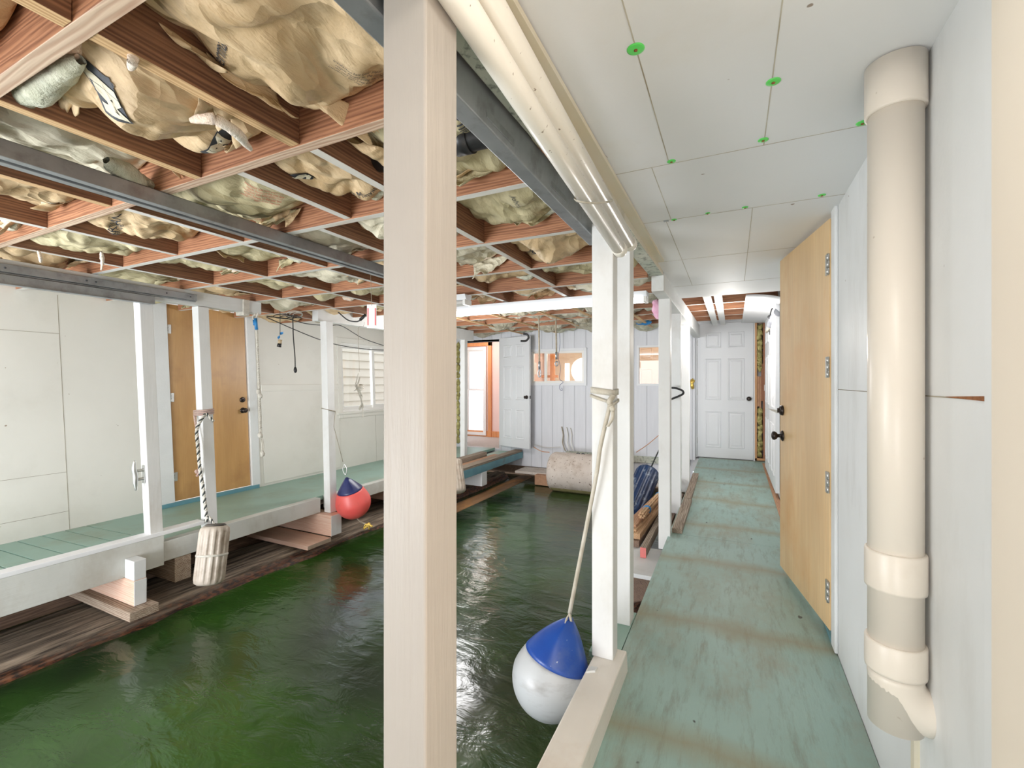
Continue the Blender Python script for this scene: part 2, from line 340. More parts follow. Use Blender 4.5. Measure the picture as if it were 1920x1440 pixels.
M['fender_blue'] = surf_mat('scuffed blue fender', (0.012, 0.022, 0.06), (0.012, 0.045, 0.13), 5, rough=0.4, dirt=(0.34, 0.40, 0.46), dthr=(0.55, 0.66), dscale=16, dstretch=(1, 0.5, 1), damt=0.7, grain=40, gs=0.2)
M['fender_cap'] = surf_mat('dark fender cap', (0.05, 0.05, 0.05), (0.11, 0.09, 0.07), 9, rough=0.6)
M['float'] = surf_mat('weathered float drum', (0.66, 0.58, 0.52), (0.56, 0.48, 0.42), 3, rough=0.75, dirt=(0.34, 0.24, 0.17), dthr=(0.50, 0.70), dscale=5, damt=0.6, grain=30, gs=0.4, speck=(0.15, 0.1, 0.07), spthr=(0.66, 0.70), spscale=40)
M['float_algae'] = surf_mat('waterline algae', (0.30, 0.27, 0.10), (0.45, 0.36, 0.18), 14, rough=0.8, grain=40, gs=0.5)
M['tag_paper'] = surf_mat('white tag card', (0.78, 0.77, 0.75), (0.74, 0.72, 0.70), 5, rough=0.7)
M['tag_red'] = surf_mat('red tag stripe', (0.72, 0.14, 0.16), (0.70, 0.2, 0.2), 5, rough=0.7)
M['interior_peach'] = surf_mat('peach interior wall', (0.80, 0.69, 0.54), (0.78, 0.67, 0.52), 2, rough=0.7)
M['interior_pink'] = surf_mat('pink interior wall', (0.80, 0.60, 0.54), (0.78, 0.56, 0.50), 2, rough=0.7)
M['interior_floor'] = surf_mat('pale carpet', (0.52, 0.52, 0.50), (0.60, 0.59, 0.56), 30, rough=0.95, grain=120, gs=0.5)
M['orange_wood'] = wood_mat('orange fir trim', (0.60, 0.22, 0.07), (0.80, 0.36, 0.14), 'z', 0.5)
M['siding_out'] = surf_mat('neighbour cream siding', (0.50, 0.465, 0.38), (0.48, 0.44, 0.36), 3, rough=0.6)
M['vinyl'] = surf_mat('white vinyl frame', (0.80, 0.79, 0.76), (0.77, 0.76, 0.73), 3, rough=0.35)
M['door_white'] = surf_mat('white moulded door', (0.76, 0.77, 0.79), (0.73, 0.74, 0.76), 1.5, rough=0.42, dirt=(0.6, 0.58, 0.55), dthr=(0.62, 0.8), dscale=2, damt=0.3)
M['grey_panel'] = surf_mat('grey painted subfloor', (0.30, 0.34, 0.34), (0.36, 0.40, 0.40), 3, rough=0.7, dirt=(0.10, 0.09, 0.08), dthr=(0.5, 0.75), dscale=6, damt=0.5)
M['drywall'] = surf_mat('white board', (0.72, 0.73, 0.75), (0.68, 0.69, 0.71), 2, rough=0.7)
M['duct_grey'] = surf_mat('mottled grey plastic', (0.20, 0.21, 0.24), (0.30, 0.31, 0.34), 25, rough=0.5)
M['brass'] = surf_mat('brass yellow', (0.55, 0.35, 0.06), (0.75, 0.55, 0.14), 30, rough=0.35, metal=0.6)
M['battery'] = surf_mat('tan plastic', (0.50, 0.38, 0.24), (0.6, 0.48, 0.32), 20, rough=0.5)
M['kraft'] = []
for nme, a, b in (('tan', (0.55, 0.385, 0.21), (0.70, 0.53, 0.33)), ('olive', (0.44, 0.38, 0.22), (0.60, 0.53, 0.34)), ('pale', (0.58, 0.53, 0.40), (0.74, 0.68, 0.53))):
    M['kraft'].append(surf_mat('kraft paper ' + nme, a, b, 7, rough=0.68, dirt=(0.24, 0.17, 0.09), dthr=(0.54, 0.74), dscale=5, damt=0.5, grain=16, gstretch=(1, 0.3, 1), gs=0.85, gdist=0.02, crinkle=11))
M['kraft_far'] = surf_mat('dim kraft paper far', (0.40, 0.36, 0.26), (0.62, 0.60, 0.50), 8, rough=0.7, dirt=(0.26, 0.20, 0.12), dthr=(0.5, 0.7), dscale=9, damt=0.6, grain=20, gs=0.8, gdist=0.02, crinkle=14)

# teal painted deck
def deck_mat():
    m, nt, b = newmat('teal painted deck', 0.5)
    n = nz(nt, coords(nt, rand=False), 1.3, 4); col = mixc(nt, ramp(nt, n, 0.3, 0.7), (0.27, 0.40, 0.355), (0.33, 0.475, 0.44))
    w = nz(nt, coords(nt, (1, 0.16, 1), rand=False), 26, 5, 0.7); col = mixc(nt, ramp(nt, w, 0.50, 0.68, 0, 0.62), col, (0.19, 0.22, 0.17))
    w2 = nz(nt, coords(nt, (1.0, 0.5, 1), rand=False), 2.4, 6, 0.72); col = mixc(nt, ramp(nt, w2, 0.48, 0.68, 0, 0.7), col, (0.30, 0.27, 0.19))
    # worn bands where the floor joists lie under the plywood
    tc = nd(nt, 'ShaderNodeTexCoord'); sp = nd(nt, 'ShaderNodeSeparateXYZ'); nt.links.new(tc.outputs['Object'], sp.inputs[0])
    k = nd(nt, 'ShaderNodeMath', operation='MULTIPLY_ADD'); k.inputs[1].default_value = 1.0; nt.links.new(sp.outputs['Y'], k.inputs[0])
    wob = ramp(nt, nz(nt, coords(nt, (0.8, 0.8, 1), rand=False), 2.0, 3), 0, 1, -0.13, 0.13); nt.links.new(wob, k.inputs[2])
    q = nd(nt, 'ShaderNodeMath', operation='PINGPONG'); q.inputs[1].default_value = 0.42; nt.links.new(k.outputs[0], q.inputs[0])
    band = ramp(nt, q.outputs[0], 0.0, 0.10, 0.70, 0.0); col = mixc(nt, band, col, (0.27, 0.24, 0.14))
    sk = nz(nt, coords(nt, (1, 0.6, 1), rand=False), 17, 2); col = mixc(nt, ramp(nt, sk, 0.735, 0.76, 0, 0.9), col, (0.03, 0.03, 0.025))
    nt.links.new(col, b.inputs['Base Color']); g = nz(nt, coords(nt, (1, 0.12, 1), rand=False), 55, 5, 0.7); bump(nt, b, g, 0.4, 0.004)
    r = ramp(nt, w2, 0.3, 0.8, 0.40, 0.62); nt.links.new(r, b.inputs['Roughness'])
    return m
M['deck'] = deck_mat()
M['deck_left'] = surf_mat('teal painted planks', (0.24, 0.38, 0.32), (0.29, 0.44, 0.38), 1.4, rough=0.45, dirt=(0.22, 0.22, 0.13), dthr=(0.5, 0.75), dscale=2.2, damt=0.6, grain=50, gstretch=(0.2, 1, 1), gs=0.3)
M['teal_trim'] = surf_mat('teal blue trim', (0.10, 0.24, 0.30), (0.13, 0.30, 0.35), 4, rough=0.5, grain=50, gs=0.2, dirt=(0.1, 0.12, 0.1), dscale=4)

def birch_mat(name, ca, cb, stain):
    m, nt, b = newmat(name, 0.38)
    n = nz(nt, coords(nt, (1, 1, 0.18), rand=False), 9, 5, 0.6, 1.2); col = mixc(nt, ramp(nt, n, 0.3, 0.7), ca, cb)
    s = nz(nt, coords(nt, (2.2, 2.2, 0.25), rand=False), 2.0, 2); col = mixc(nt, ramp(nt, s, 0.42, 0.62, 0, 0.5), col, tuple(q * 0.8 for q in ca))
    d = nz(nt, coords(nt, (1, 1, 1), rand=False), 2.6, 5, 0.6); col = mixc(nt, ramp(nt, d, 0.52, 0.74, 0, 0.55), col, stain)
    f = nz(nt, coords(nt, (1, 1, 0.03), rand=False), 120, 3); col = mixc(nt, ramp(nt, f, 0.4, 0.8, 0, 0.25), col, tuple(q * 0.6 for q in ca))
    nt.links.new(col, b.inputs['Base Color']); return m
M['birch_left'] = birch_mat('stained birch door', (0.52, 0.28, 0.10), (0.60, 0.35, 0.14), (0.30, 0.14, 0.05))
M['birch_right'] = birch_mat('pale birch door', (0.78, 0.52, 0.26), (0.84, 0.62, 0.36), (0.70, 0.36, 0.12))
M['birch_edge'] = wood_mat('birch door edge', (0.55, 0.30, 0.12), (0.70, 0.44, 0.22), 'z')

def siding_mat():
    m, nt, b = newmat('grooved white siding', 0.55)
    tc = nd(nt, 'ShaderNodeTexCoord'); sp = nd(nt, 'ShaderNodeSeparateXYZ'); nt.links.new(tc.outputs['Object'], sp.inputs[0])
    q = nd(nt, 'ShaderNodeMath', operation='PINGPONG'); q.inputs[1].default_value = 0.1015; nt.links.new(sp.outputs['X'], q.inputs[0])
    g = ramp(nt, q.outputs[0], 0.0, 0.006, 1.0, 0.0)
    n = nz(nt, coords(nt, (1, 1, 0.1), rand=False), 20, 4); base = mixc(nt, ramp(nt, n, 0.3, 0.7), (0.71, 0.72, 0.76), (0.66, 0.67, 0.71))
    col = mixc(nt, g, base, (0.42, 0.43, 0.46)); nt.links.new(col, b.inputs['Base Color'])
    inv = nd(nt, 'ShaderNodeMath', operation='SUBTRACT'); inv.inputs[0].default_value = 1.0; nt.links.new(g, inv.inputs[1]); bump(nt, b, inv.outputs[0], 0.6, 0.008)
    return m
M['siding'] = siding_mat()

def log_mat():
    m, nt, b = newmat('waterlogged rotten log', 0.75)
    n = nz(nt, coords(nt, (1, 0.07, 1), rand=False), 22, 7, 0.7); col = mixc(nt, ramp(nt, n, 0.36, 0.66), (0.028, 0.018, 0.012), (0.42, 0.33, 0.245))
    tc = nd(nt, 'ShaderNodeTexCoord'); sp = nd(nt, 'ShaderNodeSeparateXYZ'); nt.links.new(tc.outputs['Object'], sp.inputs[0])
    z2 = nd(nt, 'ShaderNodeMath', operation='MULTIPLY_ADD'); z2.inputs[1].default_value = 1.0; nt.links.new(sp.outputs['Z'], z2.inputs[0])
    wz = ramp(nt, nz(nt, coords(nt, (1, 0.5, 1), rand=False), 5, 4), 0, 1, -0.05, 0.05); nt.links.new(wz, z2.inputs[2])
    wet = ramp(nt, z2.outputs[0], 0.225, 0.262, 1, 0)
    rr = nz(nt, coords(nt, (1, 0.6, 1), rand=False), 40, 4); red = mixc(nt, ramp(nt, rr, 0.42, 0.62), (0.02, 0.010, 0.007), (0.17, 0.06, 0.025))
    col = mixc(nt, wet, col, red); nt.links.new(col, b.inputs['Base Color']); bump(nt, b, n, 1.0, 0.02)
    r = ramp(nt, wet, 0, 1, 0.8, 0.4); nt.links.new(r, b.inputs['Roughness']); return m
M['log'] = log_mat()
M['log_orange'] = surf_mat('wet orange log', (0.10, 0.055, 0.03), (0.30, 0.15, 0.06), 5, (1, 0.15, 1), 0.55, (0.42, 0.19, 0.05), (0.52, 0.66), 6, (1, 0.3, 1), 0.7, 40, (1, 0.1, 1), 0.6)

def water_mat():
    m, nt, b = newmat('green harbour water', 0.16)
    n = nz(nt, coords(nt, rand=False), 0.55, 3); col = mixc(nt, ramp(nt, n, 0.38, 0.62), (0.010, 0.020, 0.008), (0.030, 0.082, 0.012))
    nt.links.new(col, b.inputs['Base Color']); b.inputs['IOR'].default_value = 1.33; b.inputs['Specular IOR Level'].default_value = 0.9
    co = coords(nt, (1.0, 1.9, 1), rand=False, rot=(0, 0, math.radians(-35)))
    a = nz(nt, co, 4.2, 4, 0.55, 0.5); c = nz(nt, coords(nt, rand=False), 1.3, 2)
    mu = nd(nt, 'ShaderNodeMath', operation='MULTIPLY_ADD'); mu.inputs[1].default_value = 1.2; nt.links.new(c, mu.inputs[0]); nt.links.new(a, mu.inputs[2])
    ml = nd(nt, 'ShaderNodeMath', operation='MULTIPLY'); nt.links.new(mu.outputs[0], ml.inputs[0]); nt.links.new(ramp(nt, nz(nt, coords(nt, (1, .7, 1), rand=False), 0.9, 3), 0.35, 0.65, 0.35, 1.1), ml.inputs[1])
    bump(nt, b, ml.outputs[0], 0.34, 0.035); return m
M['water'] = water_mat()

def glass_mat():
    m = bpy.data.materials.new('window glass'); m.use_nodes = True; nt = m.node_tree; b = nt.nodes['Principled BSDF']; out = nt.nodes['Material Output']
    tr = nd(nt, 'ShaderNodeBsdfTransparent'); gl = nd(nt, 'ShaderNodeBsdfGlossy'); gl.inputs['Roughness'].default_value = 0.02
    mx = nd(nt, 'ShaderNodeMixShader'); mx.inputs[0].default_value = 0.06
    nt.links.new(tr.outputs[0], mx.inputs[1]); nt.links.new(gl.outputs[0], mx.inputs[2]); nt.links.new(mx.outputs[0], out.inputs[0])
    nt.nodes.remove(b); return m
M['glass'] = glass_mat()
def emit_mat(name, c, s):
    m = bpy.data.materials.new(name); m.use_nodes = True; b = m.node_tree.nodes['Principled BSDF']
    b.inputs['Base Color'].default_value = c4((0.8, 0.8, 0.8)); b.inputs['Emission Color'].default_value = c4(c); b.inputs['Emission Strength'].default_value = s; return m
M['tube_on'] = emit_mat('lit fluorescent tube', (0.88, 0.93, 1.0), 4.5)
M['outdoor'] = emit_mat('bright outdoor haze', (0.95, 0.98, 1.0), 1.3)

# ------------------------------------------------------------------ setting constants
KL = 0.04            # the left side of the old floating house leans
XL, XR, YB = -5.18, 0.43, 7.55
WZ = -0.45           # water level
def ceilz(y): return 2.092 - 0.005 * y
def deckz(y): return 0.016 * y

# ------------------------------------------------------------------ water
mb = MB(); mb.poly([(-5.18, -4.0, WZ), (0.42, -4.0, WZ), (0.42, 7.7, WZ), (-5.18, 7.7, WZ)])
mb.build('water', M['water'], label='dark green rippling harbour water filling the boat slip', cat='water', kind='stuff', normals=False)

# ------------------------------------------------------------------ walls with openings
def wall_panel(mb, axis, c0, c1, a0, a1, z0, z1, holes, mi=0, ky=0.0, pz=0.0):
    """holes: (a0,a1,z0,z1) along the wall"""
    As = sorted({a0, a1} | {h[0] for h in holes} | {h[1] for h in holes}); Zs = sorted({z0, z1} | {h[2] for h in holes} | {h[3] for h in holes})
    for i in range(len(As) - 1):
        for j in range(len(Zs) - 1):
            ca = (As[i] + As[i + 1]) / 2; cz = (Zs[j] + Zs[j + 1]) / 2
            if any(h[0] < ca < h[1] and h[2] < cz < h[3] for h in holes): continue
            if axis == 'x': mb.box(c0, c1, As[i], As[i + 1], Zs[j], Zs[j + 1], mi, ky=ky, pz=pz)
            else: mb.box(As[i], As[i + 1], c0, c1, Zs[j], Zs[j + 1], mi)

# left wall
WINL = (4.93, 6.45, 0.83, 1.86)
mb = MB()
wall_panel(mb, 'x', XL - 0.10, XL, -1.2, YB + 0.1, -0.1, 2.24, [(2.66, 3.50, 0.03, 2.085), WINL], ky=KL, pz=1.0)
for y, z0, z1 in ((1.835, 0.0, 2.02), (0.62, 0.0, 2.02), (5.62, 0.0, 0.80)):
    mb.box(XL, XL + 0.0012, y, y + 0.003, z0, z1, 1, ky=KL, pz=1.0)
for z, y0, y1 in ((1.69, -1.2, 1.835), (0.50, -1.2, 1.835), (0.16, -1.2, 1.835), (0.72, 3.62, 4.9)):
    mb.box(XL, XL + 0.0012, y0, y1, z, z + 0.003, 1, ky=KL, pz=1.0)
wl = mb.build('wall_left', [M['wall_white'], M['seam']], kind='structure')
# batten and trims on the left wall
mb = MB(); mb.box(XL, XL + 0.018, 3.66, 4.86, 1.165, 1.245, ky=KL, pz=1.0)
mb.box(XL, XL + 0.012, 3.66, 4.86, 0.03, 1.165, ky=KL, pz=1.0)
mb.build('trim_1', M['wall_white'], bevel=0.002, kind='structure')
mb = MB()
for a, b in ((2.53, 2.66), (3.50, 3.60)): mb.box(XL, XL + 0.02, a, b, 0.03, 2.10, ky=KL, pz=1.0)
mb.box(XL, XL + 0.02, 2.53, 3.60, 2.085, 2.20, ky=KL, pz=1.0)
mb.build('trim_2', M['paint_x'], bevel=0.003, kind='structure')
mb = MB(); mb.box(XL, XL + 0.03, 2.5, 3.62, 0.0, 0.042); mb.build('trim_3', M['teal_trim'], bevel=0.003, kind='structure')

def hinge(parent, c, axn, axw, h=0.09, w=0.032, name='hinge'):
    """c centre, axn facing normal, axw leaf direction"""
    mb = MB(); c = Vector(c); n = Vector(axn).normalized(); w_ = Vector(axw).normalized()
    mb.obox(c + w_ * w / 2 + n * 0.0015, w_, n, (0, 0, 1), w / 2, 0.0015, h / 2)
    for k in range(3):
        z = -h / 2 + (k + 0.5) * h / 3
        mb.tube([c + n * 0.004 + Vector((0, 0, z - h / 6 + 0.001)), c + n * 0.004 + Vector((0, 0, z + h / 6 - 0.001))], 0.006, 10)
    return mb.build(name, M['hinge'], parent)

def knob(parent, c, n, name='door_knob', rose=0.033, ball=0.028, length=0.062, both=False):
    c = Vector(c); n = Vector(n).normalized(); mb = MB()
    pr = [(rose, 0), (rose, 0.004), (rose * 0.75, 0.009), (0.012, 0.012), (0.011, length * 0.45), (ball * 0.75, length * 0.56), (ball, length * 0.75), (ball * 0.93, length * 0.9), (ball * 0.5, length), (0.004, length + 0.002)]
    mb.lathe(pr, c, n, 20)
    o = mb.build(name, M['black_metal'], parent)
    return o
def deadbolt(parent, c, n):
    mb = MB(); mb.lathe([(0.032, 0), (0.032, 0.006), (0.026, 0.016), (0.018, 0.018), (0.004, 0.0185)], c, n, 20)
    n = Vector(n).normalized(); t = n.cross(Vector((0, 0, 1)))
    mb.obox(Vector(c) + n * 0.022, t, n, (0, 0, 1), 0.004, 0.008, 0.014)
    mb.build('deadbolt', M['black_metal'], parent)

# left birch door (closed, in its frame)
d1 = empty('door_1', (XL - 0.02, 3.08, 0.035), None, None, kind='structure')
mb = MB(); mb.box(XL - 0.045, XL - 0.004, 2.675, 3.487, 0.045, 2.075, ky=KL, pz=1.0); mb.build('door_leaf', M['birch_left'], d1, bevel=0.002)
for z in (0.30, 1.12, 1.82): hinge(d1, (XL + 0.001, 2.668 - KL * (z - 1), z), (1, 0, 0), (0, 1, 0))
knob(d1, (XL - 0.004, 3.43, 0.945), (1, 0, 0)); deadbolt(d1, (XL - 0.004, 3.425, 1.07), (1, 0, 0))

# right wall, with the opening of the birch door
mb = MB()
wall_panel(mb, 'x', XR, XR + 0.10, 1.11, YB, -0.1, 2.24, [(2.585, 3.40, 0.05, 2.075)])
mb.box(XR - 0.0012, XR, 1.13, 2.50, 1.244, 1.247, 1)
mb.box(XR - 0.0012, XR, 4.4, 4.403, 0.07, 2.07, 1)
mb.hexa([(XR - 0.0015, 1.16, 1.243), (XR, 1.16, 1.243), (XR, 1.34, 1.246), (XR - 0.0015, 1.34, 1.246), (XR - 0.0015, 1.16, 1.253), (XR, 1.16, 1.253), (XR, 1.34, 1.247), (XR - 0.0015, 1.34, 1.247)], 2)
mb.build('wall_right', [M['wall_right'], M['seam'], M['rust']], kind='structure')
mb = MB(); mb.box(XR + 0.02, XR + 0.12, -1.2, 1.11, -0.1, 2.24); mb.build('wall_entry', M['wall_right'], kind='structure')
mb = MB(); mb.box(XR - 0.012, XR + 0.02, 0.2, 1.115, 0.02, 2.09); mb.build('trim_4', M['cream'], bevel=0.004, kind='structure')
mb = MB(); mb.box(XR - 0.006, XR, 1.115, 1.155, 0.03, 2.085); mb.build('trim_5', M['wall_right'], bevel=0.002, kind='structure')
# closet behind the open birch door
mb = MB(); mb.box(XR + 0.10, XR + 0.9, 3.6, 3.65, 0.0, 2.2); mb.box(XR + 0.10, XR + 0.9, 2.3, 2.35, 0.0, 2.2); mb.box(XR + 0.9, XR + 0.95, 2.3, 3.65, 0.0, 2.2)
mb.build('wall_closet', M['wall_white'], kind='structure')
# corner strip and gap beside the drain pipe
mb = MB(); mb.box(XR - 0.012, XR, 1.500, 1.524, 0.03, 2.08); mb.box(XR - 0.004, XR, 1.524, 1.546, 0.03, 2.08, 1); mb.build('trim_6', [M['stain_cream'], M['seam']], kind='structure')
# casing where the birch door hangs
mb = MB(); mb.box(XR - 0.014, XR, 2.50, 2.583, 0.045, 2.085); mb.box(XR - 0.014, XR, 3.402, 3.49, 0.055, 2.085)
mb.build('trim_7', M['wall_right'], bevel=0.004, kind='structure')
# teal threshold
mb = MB(); mb.box(XR - 0.012, XR + 0.1, 2.59, 3.40, 0.03, 0.062); mb.build('trim_8', M['teal_trim'], bevel=0.003, kind='structure')

# open birch door, hinged at y 2.6
hA = Vector((XR - 0.018, 2.60, 0)); hB = Vector((0.272, 3.385, 0)); dv = (hB - hA).normalized(); nv = Vector((dv.y, -dv.x, 0)) * -1
d2 = empty('door_2', (hA.x, hA.y, 0.075), None, None, kind='structure')
mb = MB(); cc = (hA + hB) / 2; LW = (hB - hA).length
mb.obox(Vector((cc.x, cc.y, 1.078)) - nv * 0.02, dv, nv, (0, 0, 1), LW / 2, 0.019, 0.978)
mb.build('door_leaf', M['birch_right'], d2, bevel=0.002)
for z in (0.28, 0.80, 1.35, 1.84): hinge(d2, Vector((hA.x, hA.y, z)) + nv * 0.001 + dv * 0.002, nv, dv, 0.10, 0.035)
kp = hA + dv * (LW - 0.06)
knob(d2, (kp.x, kp.y, 0.94) , nv); deadbolt(d2, (kp.x, kp.y, 1.10), nv)
mb = MB(); q = Vector((kp.x, kp.y, 1.10)) + nv * 0.02; mb.poly([q + dv * 0.0, q + nv * 0.07 + Vector((0, 0, 0.012)) + dv * 0.02, q + dv * 0.02 + Vector((0, 0, -0.022))]); mb.build('paper_scrap', M['tag_paper'], d2, solid=0.001, label='small white paper corner at the deadbolt')

# ------------------------------------------------------------------ back wall
DW = (-4.70, -3.93, 0.03, 2.04); WA = (-3.27, -2.27, 1.245, 1.835); WBn = (-1.375, -0.80, 1.245, 1.84); DE = (-0.515, 0.285, 0.10, 2.185)
mb = MB()
wall_panel(mb, 'y', YB, YB + 0.1, XL, -0.56, -0.25, 2.30, [DW, WA, WBn])
mb.build('wall_back', M['siding'], kind='structure')
mb = MB(); wall_panel(mb, 'y', YB, YB + 0.1, -0.56, 0.60, -0.1, 2.30, [(DE[0], 0.44, DE[2], DE[3])])
mb.box(-0.56, 0.60, YB + 0.1, YB + 0.13, -0.1, 2.30)
mb.build('wall_corridor_end', M['drywall'], kind='structure')

def panel_door(mb, o, ax, n, w, h, t=0.036, both=False):
    """six panel moulded leaf; o bottom corner, ax width direction, n face normal"""
    o = Vector(o); ax = Vector(ax).normalized(); n = Vector(n).normalized(); up = Vector((0, 0, 1))
    mb.obox(o + ax * w / 2 + up * h / 2 - n * t / 2, ax, n, up, w / 2, t / 2, h / 2)
    cols = ((0.15, 0.44), (0.56, 0.85)); rows = ((0.075, 0.345), (0.43, 0.735), (0.815, 0.93))
    for (a, b) in cols:
        for (c, d) in rows:
            for sgn in ((1, -1) if both else (1,)):
                nn = n * sgn; fo = o if sgn == 1 else o - n * t
                x0, x1, z0, z1 = a * w, b * w, c * h, d * h
                rings = []
                for (ins, off) in ((0.0, 0.0), (0.007, 0.009), (0.016, 0.008), (0.024, 0.0008), (0.030, 0.0008), (0.050, 0.008)):
                    rings.append([fo + ax * xx + up * zz + nn * off for xx, zz in ((x0 + ins, z0 + ins), (x1 - ins, z0 + ins), (x1 - ins, z1 - ins), (x0 + ins, z1 - ins))])
                vs = [[mb.bm.verts.new(p) for p in r] for r in rings]
                for i in range(len(vs) - 1):
                    for k in range(4): mb.bm.faces.new((vs[i][k], vs[i][(k + 1) % 4], vs[i + 1][(k + 1) % 4], vs[i + 1][k]))
                mb.bm.faces.new(vs[-1])

# corridor end door
d3 = empty('door_3', (-0.11, YB, 0.12), None, None, kind='structure')
mb = MB(); panel_door(mb, (-0.495, YB + 0.02, 0.13), (1, 0, 0), (0, -1, 0), 0.765, 2.04); mb.build('door_leaf', M['door_white'], d3, normals=True)
mb = MB()
for a, b in ((-0.515, -0.497), (0.272, 0.29)): mb.box(a, b, YB - 0.012, YB + 0.09, 0.12, 2.185)
mb.box(-0.515, 0.29, YB - 0.012, YB + 0.09, 2.172, 2.19); mb.build('door_frame', M['door_white'], d3)
for z in (0.38, 1.12, 1.88): hinge(d3, (-0.500, YB + 0.018, z), (0, -1, 0), (1, 0, 0), 0.09, 0.012)
knob(d3, (0.215, YB + 0.02, 1.03), (0, -1, 0), ball=0.03)
# bare stud bay right of the end door
mb = MB()
mb.box(0.29, 0.318, YB - 0.005, YB + 0.09, 0.13, 2.18); mb.box(0.29, 0.44, YB - 0.005, YB + 0.09, 0.13, 0.165); mb.box(0.29, 0.44, YB - 0.005, YB + 0.09, 2.14, 2.18)
mb.build('trim_9', M['stud'], bevel=0.002, kind='structure')
mb = MB(); mb.box(0.395, 0.44, YB - 0.012, YB + 0.09, 0.165, 2.14); mb.build('trim_10', M['stud_dark'], bevel=0.002, kind='structure')
bl = empty('wooden_blocking', (0.356, YB, 0.9), 'reddish upright wood blocks packed between the yellow wool beside the end door', 'wood block')
for i, (x0, x1, z0, z1) in enumerate(((0.320, 0.350, 0.92, 1.36), (0.351, 0.372, 0.90, 1.36), (0.373, 0.394, 1.0, 1.55))):
    mb = MB(); mb.box(x0, x1, YB + 0.002, YB + 0.06, z0, z1); mb.build('block', M['stud_dark'] if i == 2 else M['red_wood'], bl, bevel=0.002)
def lump(mb, c, r, sx=1, sy=1, sz=1, amp=0.35, fr=6.0, seg=24, mi=0, seed=0):
    c = Vector(c)
    def f(u, v):
        th = u * 2 * math.pi; ph = v * math.pi
        d = Vector((math.cos(th) * math.sin(ph), math.sin(th) * math.sin(ph), math.cos(ph)))
        q = Vector((d.x * sx, d.y * sy, d.z * sz)) * r
        n = noise.noise((c + q) * fr + Vector((seed, seed * 1.7, 0))) + 0.5 * noise.noise((c + q) * fr * 2.7 + Vector((seed, 0, 3)))
        return c + q * (1 + amp * n)
    mb.grid(f, seg, max(8, seg // 2), mi, closeu=True)
mb = MB()
for k in range(9): lump(mb, (0.357, YB + 0.02, 1.48 + k * 0.075), 0.05, 0.72, 0.8, 1.0, 0.7, 22, 18, seed=k)
mb.build('mineral_wool', M['yellow_wool'], label='upper lump of yellow mineral wool in the stud bay beside the end door', cat='insulation')
mb = MB()
for k in range(9): lump(mb, (0.357, YB + 0.02, 0.22 + k * 0.078), 0.05, 0.72, 0.8, 1.0, 0.7, 22, 18, seed=k + 20)
mb.build('mineral_wool', M['yellow_wool'], label='lower lump of yellow mineral wool in the stud bay, down at the floor', cat='insulation')

# far open panel door
p1 = Vector((-3.92, YB - 0.02, 0.10)); p2 = Vector((-3.21, 7.31, 0.10)); ax = (p2 - p1).normalized(); nn = Vector((ax.y, -ax.x, 0))
d4 = empty('door_4', p1, None, None, kind='structure')
mb = MB(); panel_door(mb, p1, ax, nn, (p2 - p1).length, 1.99, both=False); mb.build('door_leaf', M['door_white'], d4)
kq = p1 + ax * ((p2 - p1).length - 0.06) + Vector((0, 0, 0.91)); knob(d4, kq, nn)
kq2 = p2 + Vector((0, 0, 0.91)) ; mb = MB(); mb.obox(kq2 + ax * 0.001 - nn * 0.018, ax, nn, (0, 0, 1), 0.002, 0.012, 0.028); mb.build('latch_plate', M['black_metal'], d4)
# doorway trim + stud by the left corner
mb = MB()
mb.box(-4.76, -4.70, YB - 0.015, YB + 0.11, 0.03, 2.06); mb.box(-3.93, -3.90, YB + 0.02, YB + 0.11, 0.03, 2.06); mb.box(-4.76, -3.90, YB + 0.0, YB + 0.11, 2.04, 2.08)
mb.build('trim_11', M['paint_x'], bevel=0.003, kind='structure')
mb = MB()
for k in range(14): lump(mb, (-4.83, YB - 0.01, 0.15 + k * 0.14), 0.08, 0.5, 0.5, 1.0, 0.5, 14, 14, seed=k)
mb.build('wall_insulation', M['yellow_wool'], label='ragged brown and yellow insulation strip left of the far doorway', cat='insulation')

# white wall right of the corridor: leaf of a panel door flat against the wall
d5 = empty('door_5', (XR - 0.03, 6.0, 0.13), None, None, kind='structure')
mb = MB(); panel_door(mb, (XR - 0.04, 6.98, 0.15), (0, -1, 0), (-1, 0, 0), 0.80, 1.98); mb.build('door_leaf', M['door_white'], d5)
mb = MB(); panel_door(mb, (XR - 0.04, 6.12, 0.15), (0, -1, 0), (-1, 0, 0), 0.80, 1.98); mb.build('door_leaf', M['door_white'], d5)
mb = MB(); mb.box(XR - 0.05, XR - 0.041, 6.86, 6.99, 1.16, 1.24); mb.build('door_plate', M['tag_paper'], d5)

# ------------------------------------------------------------------ windows
def frame_rect(mb, axis, c0, c1, a0, a1, z0, z1, w, mi=0, ky=0, pz=0):
    for (aa, ab, za, zb) in ((a0, a0 + w, z0, z1), (a1 - w, a1, z0, z1), (a0 + w, a1 - w, z0, z0 + w), (a0 + w, a1 - w, z1 - w, z1)):
        if axis == 'x': mb.box(c0, c1, aa, ab, za, zb, mi, ky=ky, pz=pz)
        else: mb.box(aa, ab, c0, c1, za, zb, mi)
w1 = empty('window_1', (XL - 0.05, 5.7, 0.83), None, None, kind='structure')
mb = MB(); frame_rect(mb, 'x', XL - 0.09, XL - 0.02, 4.93, 6.45, 0.83, 1.86, 0.035, ky=KL, pz=1.0); mb.build('window_frame', M['vinyl'], w1, bevel=0.002)
mb = MB(); frame_rect(mb, 'x', XL - 0.08, XL - 0.04, 4.965, 5.66, 0.865, 1.825, 0.045, ky=KL, pz=1.0); mb.build('sash', M['vinyl'], w1, bevel=0.002)
